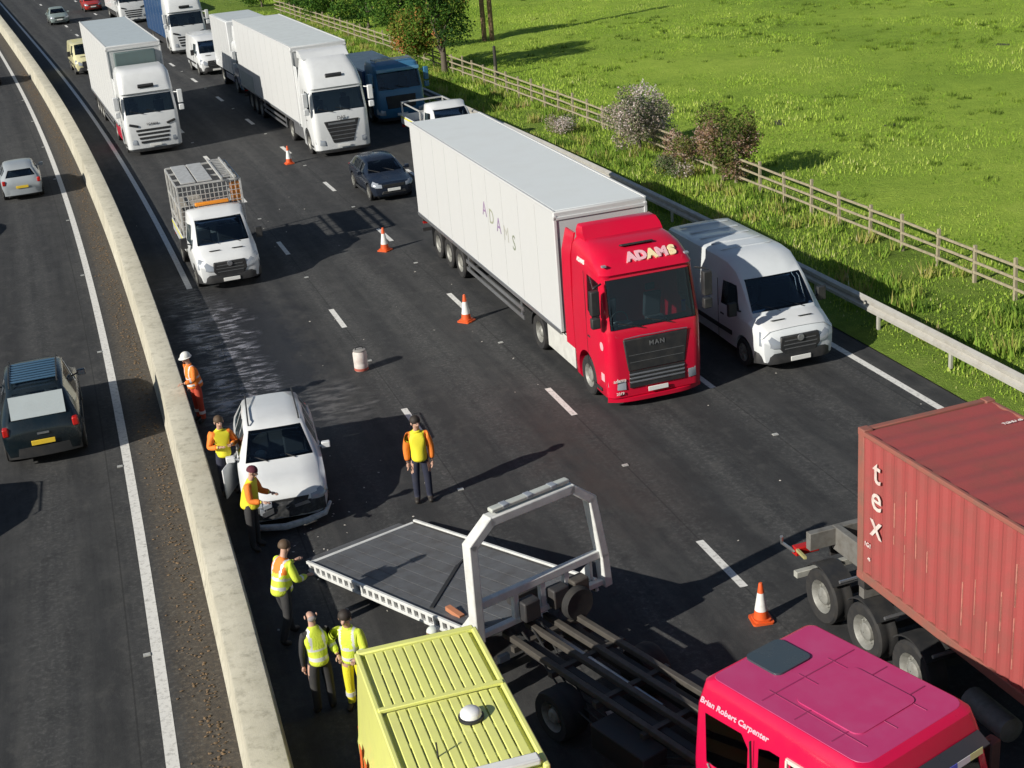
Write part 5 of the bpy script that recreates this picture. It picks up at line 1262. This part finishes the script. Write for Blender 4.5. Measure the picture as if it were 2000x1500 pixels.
# ------------------------------------------------------------------ magenta slide-bed recovery truck, bed run back to the ground
MAG = paint('magenta_red', (.60, .006, .060), .24, .06)
MAGS = plain('roof_seam_magenta', (.30, .022, .105), .5, 0, .2)
MAGP = plain('pinkish_magenta_roof', (.50, .040, .155), .45, 0, .25, 2.5, (.50, .12, .26), coat=.4)  # roof skin pinker and duller than the cab sides
CW = plain('frame_white', (.66, .67, .65), .5, 0, .25, 5)
HD = rad(-55.8)
loc = (2.95, 16.14, 0)
t = thing('slide_bed_recovery_truck', 'magenta crew cab recovery truck with its flat bed slid back towards the damaged car', 'recovery truck', loc, HD)
# cab occupies x 0..2.6 of the truck frame
CF = 2.85
lay = [(.30, CF + .16, -.02, .98, .2), (.42, CF + .24, -.06, 1.12, .2), (1.2, CF + .24, -.08, 1.15, .18), (1.55, CF + .2, -.08, 1.15, .16), (2.40, CF + .0, -.04, 1.09, .16), (2.60, CF - .04, .0, 1.04, .16), (2.74, CF - .08, .03, 1.01, .18), (2.80, CF - .17, .10, .95, .2)]
outer = MB().loft([rrect(xf, xb, hw, rf, .12, z, 5) for z, xf, xb, hw, rf in lay])
inner = MB().loft([rrect(xf - .07, xb + .07, hw - .06, rf, .06, z, 5) for z, xf, xb, hw, rf in ((.9, CF + .2, -.02, 1.11, .16), (1.55, CF + .2, -.02, 1.12, .16), (2.40, CF, .0, 1.08, .16), (2.56, CF - .06, .02, .98, .18))])
wins = {'windscreen': trap(1.62, .92, 2.38, .88, CF + .6, CF - .2), 'side_window#1': sidecut([(.20, 1.62), (.16, 2.34), (.82, 2.36), (.94, 2.2), (.94, 1.62)]), 'side_window#2': sidecut([(1.12, 1.62), (1.12, 2.30), (1.30, 2.36), (1.48, 2.36), (1.48, 1.62)]),
        'side_window#3': sidecut([(1.66, 1.62), (1.66, 2.34), (CF - .32, 2.34), (CF - .10, 1.62)])}
body_with_glass(t, outer, inner, wins, archcut(CF - 1.0, .50, .7), MAG, 36)
seats(t, 1.75, 1.15, (-.55, .55)); seats(t, .45, 1.15, (-.6, 0, .6))
obj('dashboard', MB().box(CF - .45, CF - .05, -.95, .95, 1.35, 1.58), DASH, t, bevel=.04)
obj('roof_skin', MB().loft([rrect(CF - d, .12 + d - .18, .945 - (d - .18), .18, .12, z, 4) for d, z in ((.18, 2.79), (.19, 2.806))]), MAGP, t, ang=40)
obj('roof_hatch', MB().loft([rrect(.72, .10, .33, .10, .10, z, 4) for z in (2.805, 2.835)]), plain('hatch_glass', (.05, .07, .085), .25, 0, .1), t, ang=40)
for y in (-.62, -.08, .46): obj('roof_seam', MB().box(.85, CF - .4, y - .010, y + .010, 2.80, 2.813), MAGS, t, bevel=.004)
for x in (.95, 1.5, 2.1): obj('roof_seam', MB().box(x - .010, x + .010, -.86, .86, 2.80, 2.812), MAGS, t, bevel=.004)
obj('roof_panel', MB().loft([rrect(2.25, 1.2, .55, .12, .12, z, 4) for z in (2.802, 2.824)]), MAGP, t, ang=40)
for sg in (-1, 1):
    obj('gutter', MB().box(.1, CF - .2, sg * 1.005 - .015, sg * 1.005 + .015, 2.50, 2.53), MAG, t, bevel=.006)
    obj('window_trim', MB().bar((1.62, sg * 1.145, 1.60), (1.62, sg * 1.10, 2.40), .06, .03).bar((1.60, sg * 1.10, 2.39), (CF - .30, sg * 1.10, 2.39), .03, .06), plain('trim_pale', (.75, .66, .60), .5), t)
    obj('headlight', MB().box(CF + .1, CF + .26, sg * .8 - .14, sg * .8 + .14, .72, .9), LAMP, t, bevel=.03)
    obj('grab_handle', MB().tube([(.24, sg * 1.16, 1.62), (.42, sg * 1.20, 1.42), (.55, sg * 1.16, 1.28)], .014, 6), CHROME, t)
    obj('door_seam', MB().box(1.04, 1.05, sg * 1.15 - .03, sg * 1.15 + .004, .6, 2.4), PLAST, t)
    wheel(t, CF - 1.0, sg * .92, .42, .26); wheel(t, -3.4, sg * .86, .42, .46)
    mm = MB().obox((CF - .05, sg * 1.28, 1.95), (.08, 0, 0), (0, .10, 0), (0, 0, .22)).bar((CF - .1, sg * 1.02, 2.3), (CF - .05, sg * 1.28, 2.15), .04)
    obj('mirror', mm, PLAST, t, bevel=.03)
obj('grille', MB().box(CF + .2, CF + .26, -.6, .6, .95, 1.4), PLAST, t, bevel=.03); plate(t, CF + .26, .5)
obj('sun_visor', MB().loft([[(CF - .02, y, 2.46), (CF + .16, y, 2.36), (CF + .17, y, 2.39), (CF - .01, y, 2.50)] for y in (-.95, -.5, 0, .5, .95)]), plain('smoked_visor', (.035, .04, .048), .3, 0, .1), t)
strip_cols = [('strip_green', (.45, .62, .15)), ('strip_pink', (.75, .45, .6)), ('strip_blue', (.10, .14, .65)), ('strip_pale', (.70, .76, .80)), ('strip_lime', (.66, .74, .35))]
for k, (nm, cc) in enumerate(strip_cols): obj('visor_sticker', MB().obox((CF + .178, -.28 + .24 * k, 2.375), (.002, 0, -.001), (0, .118, 0), (-.004, 0, .045)), plain(nm, cc, .4), t)
text('lettering', 'Brian Robert Carpenter', .125, plain('script_pink', (.82, .45, .55), .5), t, (.66, -1.076, 2.50), (1, 0, 0), (0, .12, 1), .008, .003, .32)
# subframe rails left bare behind the cab
RUST = plain('greasy_steel', (.10, .09, .078), .6, .3, .6, 7, (.05, .045, .04))
for y0 in (-.46, .34): obj('chassis_rail', MB().box(-4.9, .4, y0, y0 + .14, .62, .86), CHAS, t, bevel=.01)
for y0 in (-.62, -.16, .22, .58): obj('slide_rail', MB().box(-5.2, .05, y0 - .05, y0 + .05, .88, .98), RUST, t, bevel=.012)
for x in (-.5, -1.6, -2.7, -3.8, -4.8): obj('cross_member', MB().box(x - .05, x + .05, -.75, .75, .80, .90), RUST, t)
obj('tilt_ram', MB().tube([(-2.0, 0, .8), (-5.2, 0, .86)], .06, 10), CHROME, t)
obj('tool_locker', MB().box(-2.4, -1.2, -1.08, -.62, .40, .82), CHAS, t, bevel=.02); obj('tool_locker', MB().box(-2.4, -1.2, .62, 1.08, .40, .82), CHAS, t, bevel=.02)
obj('lamp_bracket', MB().box(-4.95, -4.85, -1.0, 1.0, .45, .6), PLAST, t); obj('work_lamp', MB().box(-4.98, -4.9, -.95, -.75, .62, .74), LAMP, t)
for k in range(3): obj('hydraulic_hose', MB().tube([(-.1, -.3 + .2 * k, .9), (-1.5, -.9 + .1 * k, .5 + .1 * k), (-3.2, -.8 + .12 * k, .6), (-5.0, -.4 + .2 * k, .95)], .018, 6), PLAST, t)
# the bed: x from -5.3 (headboard) to -10.75 (tail on the ground)
X0, X1, Z0, Z1 = -5.06, -11.1, 1.19, .12
DECK = plain('worn_steel_deck', (.125, .130, .138), .6, .15, .6, 3, (.06, .055, .05), .3)
def bz(x): return Z0 + (Z1 - Z0) * (x - X0) / (X1 - X0)
ux = Vector((X1 - X0, 0, Z1 - Z0)).normalized(); uz = Vector((ux.z, 0, -ux.x)); uz = uz if uz.z > 0 else -uz
bed = obj('bed_deck', MB().obox(((X0 + X1) / 2, 0, (Z0 + Z1) / 2 - .05), ux * ((X1 - X0) / 2 / ux.x), (0, 1.21, 0), uz * .05), DECK, t, bevel=.01)
for k in range(8):
    y = -1.06 + k * .303; obj('deck_plank', MB().obox(((X0 + X1) / 2, y, (Z0 + Z1) / 2 + .006), ux * ((X1 - X0) / 2 / ux.x * .985), (0, .145, 0), uz * .010), DECK, bed, bevel=.004)
for sg in (-1, 1):
    for dz in (-.13, .05):
        c = Vector(((X0 + X1) / 2, sg * 1.25, (Z0 + Z1) / 2)) + uz * dz
        obj('side_rail', MB().obox(c, ux * ((X1 - X0) / 2 / ux.x), (0, .03, 0), uz * .03), CW, bed, bevel=.008)
    for k in range(26):
        x = X0 + (X1 - X0) * (k + .5) / 26; c = Vector((x, sg * 1.25, bz(x))) + uz * -.04
        obj('rail_stake', MB().obox(c, ux * .045, (0, .026, 0), uz * .09), CW, bed)
    obj('rail_backing', MB().obox(Vector(((X0 + X1) / 2, sg * 1.215, (Z0 + Z1) / 2)) + uz * -.05, ux * ((X1 - X0) / 2 / ux.x * .99), (0, .012, 0), uz * .09), CHAS, bed)
obj('tail_flap', MB().obox((X1 - .20, 0, Z1 - .07), Vector((.20, 0, .05)), (0, 1.1, 0), Vector((-.01, 0, .02))), DECK, bed, bevel=.008)
obj('tail_rail', MB().box(X1 - .04, X1 + .04, -1.22, 1.22, Z1 - .06, Z1 + .03), CW, bed, bevel=.01)
obj('winch', MB().box(X0 - .55, X0 - .20, -.25, .25, Z0 - .02, Z0 + .28).lathe([(.12, -.3), (.12, .3)], 'y', (X0 - .38, 0, Z0 + .18), 14), CHAS, bed, bevel=.02)
obj('ratchet_strap', MB().bar((X0 - 1.7, -1.05, bz(X0 - 1.7) + .03), (X0 - 3.0, .35, bz(X0 - 3.0) + .03), .07, .02).bar((X0 - 3.0, .35, bz(X0 - 3.0) + .03), (X0 - 3.4, 1.0, bz(X0 - 3.4) + .03), .04, .02), plain('strap_dark', (.02, .022, .025), .8), bed)
obj('strap_hook', MB().obox((X0 - 1.1, -.95, bz(X0 - 1.1) + .05), (.22, 0, .0), (0, .05, 0), (0, 0, .04)), plain('strap_orange', (.5, .2, .1), .7), bed)
# headboard frame: square-section arch leaning nowhere, beacon bar on top
hb = bed
def hpath(pts, w=.16, h=.20):
    m = MB(); P = [Vector(p) for p in pts]
    for a, b_ in zip(P, P[1:]): d = (b_ - a).normalized() * .05; m.bar(a - d, b_ + d, w, h, up=(1, 0, 0))
    return m
HX = X0
obj('headboard_arch', hpath([(HX, -1.22, Z0 - .05), (HX, -1.20, 2.82), (HX, -.80, 3.14), (HX, .82, 3.14), (HX, 1.22, 2.82), (HX, 1.40, 1.7), (HX, 1.44, Z0 - .05)], .16, .22), CW, bed, bevel=.02)
obj('headboard_rail', MB().box(HX - .06, HX + .06, -1.14, 1.34, 1.66, 1.80), CW, bed, bevel=.015)
obj('headboard_rail', MB().box(HX - .06, HX + .06, -1.14, 1.38, Z0 - .06, Z0 + .04), CW, bed, bevel=.015)
for y in (-.45, .1, .6): obj('headboard_post', MB().box(HX - .05, HX + .05, y - .05, y + .05, Z0, 1.68), CW, bed, bevel=.01)
for sg in (-1, 1): obj('headboard_gusset', MB().prism([(HX - .08, Z0), (HX - .50, Z0 - .06), (HX - .08, 1.6)], 'y', sg * 1.22 - .03, sg * 1.22 + .03), CW, bed, bevel=.01)
lb = obj('light_bar', MB().box(HX - .08, HX + .06, -.76, .80, 3.255, 3.325), plain('lightbar_clear', (.50, .52, .48), .35, 0, .3), bed, bevel=.02)
for k in range(3): obj('lens', MB().box(HX - .085, HX + .065, -.55 + k * .48, -.42 + k * .48, 3.265, 3.332), LAMP, lb, bevel=.015)
for y, cc in ((-.25, CHAS), (.35, CHAS), (.78, RUST)): obj('valve_block', MB().box(HX - .02, HX + .22, y - .16, y + .16, Z0 - .02, Z0 + .34), cc, bed, bevel=.03)
obj('spare_wheel', MB().lathe([(.12, -.08), (.27, -.09), (.30, -.05), (.30, .05), (.27, .09), (.12, .08)], 'x', (HX + .26, .62, Z0 - .02), 22), BLACK, bed)
# ------------------------------------------------------------------ skeletal trailer and container
S0, NC = 18.3, 11.27
loc, rz = (6.50, 20.42, 0), rad(-71.6)
t = thing('skeletal_trailer', 'dirty steel skeletal trailer under the red shipping container', 'trailer', loc, rz)
GAL2 = plain('trailer_paint_grey', (.20, .195, .18), .6, .2, .6, 5, (.09, .075, .055))
for sg in (-1, 1):
    obj('main_rail', MB().box(-1.75, 11.9, sg * .52 - .07, sg * .52 + .07, .98, 1.44), GAL2, t, bevel=.015)
    for x in (-.45, .85, 2.1): obj('mudguard_bar', MB().tube([(x, sg * 1.26, 1.12), (x, sg * .6, 1.12)], .03, 6), CHROME, t)
    for x in (-1.1, .2, 1.5):
        wheel(t, x, sg * 1.04, .5, .38)
        obj('mudguard', MB().loft([[(x + .60 * math.cos(a), sg * .84, .5 + .60 * math.sin(a)), (x + .60 * math.cos(a), sg * 1.25, .5 + .60 * math.sin(a)), (x + .575 * math.cos(a), sg * 1.25, .5 + .575 * math.sin(a)), (x + .575 * math.cos(a), sg * .84, .5 + .575 * math.sin(a))] for a in np.linspace(.75, math.pi - .75, 9)]), PLAST, t, ang=50)
    obj('tail_lamp', MB().box(-2.12, -1.95, sg * .95 - .24, sg * .95 + .24, .86, 1.02), REDL, t, bevel=.02)
    obj('lamp_bracket', MB().bar((-1.7, sg * .55, 1.15), (-2.02, sg * .95, .95), .08, .05).bar((-2.02, sg * 1.15, .98), (-1.55, sg * 1.25, 1.05), .05, .05), plain('bracket_yellow', (.42, .38, .16), .6, 0, .5), t)
    obj('marker_arm', MB().tube([(-2.0, sg * 1.2, .95), (-2.12, sg * 1.38, 1.12), (-2.06, sg * 1.42, 1.28)], .03, 6), CHROME, t)
    obj('twist_lock', MB().box(.02, .2, sg * 1.12 - .09, sg * 1.12 + .09, 1.3, 1.455), CHAS, t); obj('landing_leg', MB().box(8.2, 8.36, sg * .7 - .07, sg * .7 + .07, .28, 1.0), CHAS, t)
    obj('air_tank', MB().lathe([(.05, -.5), (.2, -.45), (.2, .45), (.05, .5)], 'x', (3.1, sg * .95, .62), 14), GAL2, t)
for x, w in ((-1.7, 1.1), (.1, 1.2), (2.6, .6), (5.5, .6), (8.5, .6), (11.6, 1.2)): obj('cross_beam', MB().box(x - .07, x + .07, -w, w, 1.10, 1.43), GAL2, t, bevel=.01)
for x in (-1.1, .2, 1.5): obj('axle', MB().box(x - .07, x + .07, -.9, .9, .43, .57), CHAS, t)
obj('underrun_bar', MB().box(-2.0, -1.88, -1.22, 1.22, .46, .58), plain('bar_pale', (.40, .40, .36), .6, 0, .5), t, bevel=.01)
obj('tail_panel', MB().box(-1.98, -1.92, -.5, .5, .72, 1.02), CHAS, t); plate(t, -2.0, .8, 0, 'rear')
CRED = plain('container_red', (.34, .068, .064), .62, 0, .62, 2.2, (.22, .075, .06), .35)
CRST = plain('container_edge_rust', (.30, .10, .075), .7, 0, .7, 4, (.17, .11, .08), .2)
ct = thing('shipping_container', 'corrugated red shipping container with white lettering on the trailer at right', 'container', (6.50, 20.42, 1.45), rz)
CL, CH, HWc = 12.19, 2.66, 1.22
def corr(L0, L1, period, depth):
    out = []; x = L0; k = 0
    while x < L1 - period:
        out += [(x, 0), (x + period * .26, 0), (x + period * .5, -depth), (x + period * .76, -depth)]; x += period
    out.append((L1, 0)); return out
for sg in (-1, 1):
    c = corr(.12, CL - .12, .28, .036)
    obj('side_wall', MB().loft([[(x, sg * (HWc - .012 + d), .16) for x, d in c] + [(x, sg * (HWc - .09 + d), .16) for x, d in reversed(c)], [(x, sg * (HWc - .012 + d), CH - .10) for x, d in c] + [(x, sg * (HWc - .09 + d), CH - .10) for x, d in reversed(c)]]), CRED, ct, ang=20)
    obj('bottom_rail', MB().box(.1, CL - .1, sg * HWc - .06 * (1 + sg), sg * HWc + .06 * (1 - sg), .0, .17), CRST, ct, bevel=.015)
    obj('top_rail', MB().box(.1, CL - .1, sg * HWc - .035 * (1 + sg), sg * HWc + .035 * (1 - sg), CH - .11, CH - .03), CRST, ct, bevel=.015)
    for x in (.08, CL - .08):
        obj('corner_post', MB().box(x - .08, x + .08, sg * (HWc - .07) - .075, sg * (HWc - .07) + .075, .1, CH - .1), CRST, ct, bevel=.015)
        for z in (.06, CH - .06): obj('corner_casting', MB().box(x - .09, x + .09, sg * (HWc - .078) - .083, sg * (HWc - .078) + .083, z - .06, z + .062), CRST, ct, bevel=.012)
c = corr(.15, CL - .15, .42, .028)
obj('roof_sheet', MB().loft([[(x, -HWc + .07, CH - .035 + d) for x, d in c] + [(x, -HWc + .07, CH - .10 + d) for x, d in reversed(c)], [(x, HWc - .07, CH - .035 + d) for x, d in c] + [(x, HWc - .07, CH - .10 + d) for x, d in reversed(c)]]), CRED, ct, ang=20)
for x in (.06, CL - .06): obj('end_header', MB().box(x - .06, x + .06, -HWc + .1, HWc - .1, CH - .12, CH - .01), CRST, ct, bevel=.015)
for y in (-.6, .6): obj('end_door', MB().box(.0, .05, y - .52, y + .52, .12, CH - .13), CRED, ct, bevel=.01)
for y in (-.85, -.35, .35, .85): obj('lock_rod', MB().tube([(-.02, y, .05), (-.02, y, CH - .06)], .02, 8), CHROME, ct)
obj('end_wall', MB().box(CL - .05, CL - .01, -HWc + .1, HWc - .1, .12, CH - .13), CRED, ct)
obj('container_floor', MB().box(.1, CL - .1, -HWc + .05, HWc - .05, .05, .14), CRST, ct)
for ch, z, sz in (('t', 2.08, .60), ('e', 1.62, .62), ('x', 1.14, .62)): text('lettering', ch, sz, plain('lettering_off_white', (.70, .62, .57), .6, 0, .6, 9, (.42, .20, .17)), ct, (.52, -HWc - .004, z), (1, 0, 0), (0, 0, 1), .008, .004)
text('lettering', 'TGHU 45', .09, TEXTM, ct, (1.0, .9, CH - .005), (0, 1, 0), (-1, 0, 0), .004, .001)
text('lettering', '1G1', .11, TEXTM, ct, (.30, -HWc - .004, .72), (1, 0, 0), (0, 0, 1), .006, .0)
text('lettering', '45', .08, TEXTM, ct, (.34, -HWc - .004, .48), (1, 0, 0), (0, 0, 1), .006, .0)
# rust runs: thin streak strips
STK = plain('scratch_pale', (.55, .22, .17), .7, 0, .5, 12)
gg = random.Random(3)
for k in range(26):
    x = .9 + gg.uniform(0, 4.2); z = gg.uniform(.35, 1.5); L_ = gg.uniform(.12, .75); xx = round((x - .12) / .28) * .28 + .12 + .035
    obj('scrape', MB().box(xx - gg.uniform(.004, .012), xx + gg.uniform(.004, .012), -HWc - .001, -HWc + .02, z, z + L_), STK, ct)
# ------------------------------------------------------------------ cones, drum
CONO = plain('cone_orange', (.72, .10, .015), .55, 0, .25, 10); CONW = plain('cone_white', (.78, .78, .75), .5, 0, .2, 10)
cone_me = {}
def cone(label, s, n, h=.75, tilt=0.0, base=CONO):
    t = thing('traffic_cone', label, 'traffic cone', R(s, n, .004), random.uniform(0, 3), 'cones along the lane line')
    if not cone_me:
        cone_me['b'] = MB().loft([rrect(.19, -.19, .19, .05, .05, z, 3) for z in (0, .035)]).loft([rrect(.15, -.15, .15, .06, .06, z, 3) for z in (.035, .07)]).mesh('cone_base')
        cone_me['c'] = MB().lathe([(.135, .06), (.112, .22)], 'z', n=20).mesh('cone_body')
        cone_me['s'] = MB().lathe([(.113, .22), (.060, .56)], 'z', n=20).mesh('reflective_sleeve')
        cone_me['t'] = MB().lathe([(.060, .56), (.034, .74), (.028, .75)], 'z', n=20).mesh('cone_tip')
        for me in cone_me.values(): fix(me); shade(me, 40)
    for nm, k, m in (('cone_base', 'b', base), ('cone_body', 'c', base), ('reflective_sleeve', 's', CONW), ('cone_tip', 't', base)): link(nm, cone_me[k], m, t)
    t.rotation_euler = (tilt, tilt * .6, t.rotation_euler[2]); t.scale = (h / .75,) * 3
    return t
cone('orange and white cone near the container trailer wheels', 19.5, 9.12)
cone('orange and white cone beside the long trailer of the red lorry', 37.75, 9.06, .82)
cone('orange and white cone halfway between the dark car and the caged truck', 46.6, 8.84, .82)
cone('orange and white cone furthest up the road by the white trapezoid grille lorry', 63.4, 8.85, .82)
t = thing('white_drum', 'squat white plastic drum with reddish base standing in the third lane', 'drum', R(35.4, 5.36, .004), .4)
obj('drum_body', MB().lathe([(.17, 0), (.19, .03), (.19, .20), (.185, .22), (.19, .24), (.19, .50), (.16, .56)], 'z', n=22), plain('drum_white', (.66, .62, .58), .6, 0, .4, 6, (.40, .22, .18)), t, ang=40)
obj('drum_lid', MB().lathe([(.17, .555), (.172, .585), (.14, .60)], 'z', n=22), plain('drum_lid_grey', (.30, .29, .27), .6), t, ang=40)
obj('drum_band', MB().lathe([(.193, .02), (.193, .09)], 'z', n=22), plain('drum_red', (.42, .10, .07), .6), t, ang=40)
obj('handle', MB().tube([(-.12, 0, .59), (-.08, 0, .66), (.08, 0, .66), (.12, 0, .59)], .014, 6), PLAST, t)
obj('cone_fallen_piece' if False else 'drum_label', MB().box(.188, .196, -.07, .07, .26, .42), PAPER, t)
# ------------------------------------------------------------------ people
TO_CAM = lambda s: heading(s)
DKHAIR = plain('dark_hair', (.025, .018, .014), .7); BRHAIR = plain('brown_hair', (.09, .055, .03), .7); PURP = plain('maroon_beanie', (.10, .015, .03), .85)
WHELM = plain('helmet_white', (.80, .79, .74), .35, 0, .08); GREYH = plain('grey_hair', (.30, .27, .27), .8); CAPW = plain('cap_pale', (.62, .66, .60), .7)
person('person in orange jacket, red trousers and white helmet leaning against the barrier', R(33.9, .86), heading(34) + rad(-70), (FWD, DOWN), lean=.12, jacket=ORG, sleeve=ORG, second=None, trousers=REDT, tband=True, head='helmet', headmat=WHELM, h=1.06, headturn=.2)
person('person in yellow and orange jacket with folded arms between barrier and damaged car', R(29.2, .98), heading(29) + rad(10), (FOLD, FOLD), jacket=YEL, sleeve=ORG, trousers=NAVY, head='hair', headmat=BRHAIR, h=1.06, bands=False)
person('person in maroon hat and orange sleeved jacket standing at the damaged car front', R(26.25, 1.16), heading(26) + rad(60), (FWD, FWD), lean=.18, jacket=YEL, sleeve=ORG, trousers=CHARC, head='cap', headmat=PURP, h=1.06, bands=False)
person('person in yellow and orange jacket and navy trousers standing alone mid road', R(26.8, 4.85), heading(27) + rad(-12), (DOWN, DOWN), jacket=YEL, sleeve=ORG, trousers=NAVY, head='hair', headmat=DKHAIR, h=1.12, headturn=.5, legs='stand', bands=False)
person('person in orange shouldered lime jacket reaching towards the tail of the bed', R(22.4, 1.22), heading(22) + rad(120), (REACH, FWD), lean=.22, jacket=LIME, sleeve=LIME, second=ORG, trousers=CHARC, head='hair', headmat=BRHAIR, h=1.10, legs='stride')
person('balding person in sleeveless lime vest seen from behind near the barrier', R(19.9, 1.44), heading(20) + rad(190), (DOWN, FWD), lean=.05, jacket=LIME, vest=True, trousers=CHARC, head='bald', headmat=GREYH, h=1.08)
person('dark haired person in full yellow suit beside the yellow van corner', R(19.75, 1.98), heading(20) + rad(-30), (FWD, HIPS), lean=.1, jacket=LIME, sleeve=LIME, trousers=YEL, tband=True, head='hair', headmat=DKHAIR, h=1.08)
person('person in pale cap almost hidden behind the yellow van roof', R(18.75, 3.08), heading(19) + rad(150), (FWD, FWD), lean=.25, jacket=ORG, sleeve=ORG, trousers=CHARC, head='cap', headmat=CAPW, h=.98)
bpy.data.scenes.remove(TMP)
GROUPS = {'articulated_lorry': 'lorries stopped in the queue', 'rigid_lorry': 'lorries stopped in the queue', 'panel_van': 'vans stopped in the queue',
          'caged_dropside': 'works trucks stopped in the queue', 'parked_car': 'distant cars on the road', 'person': 'workers around the damaged car',
          'hedgerow_tree': 'trees beside the fence', 'thorn_tree': 'thorn trees along the fence', 'dry_bush': 'dry bushes on the verge'}
for o in COL.objects:
    g_ = GROUPS.get(o.name.split('.')[0])
    if g_ and o.parent is None and 'group' not in o: o['group'] = g_
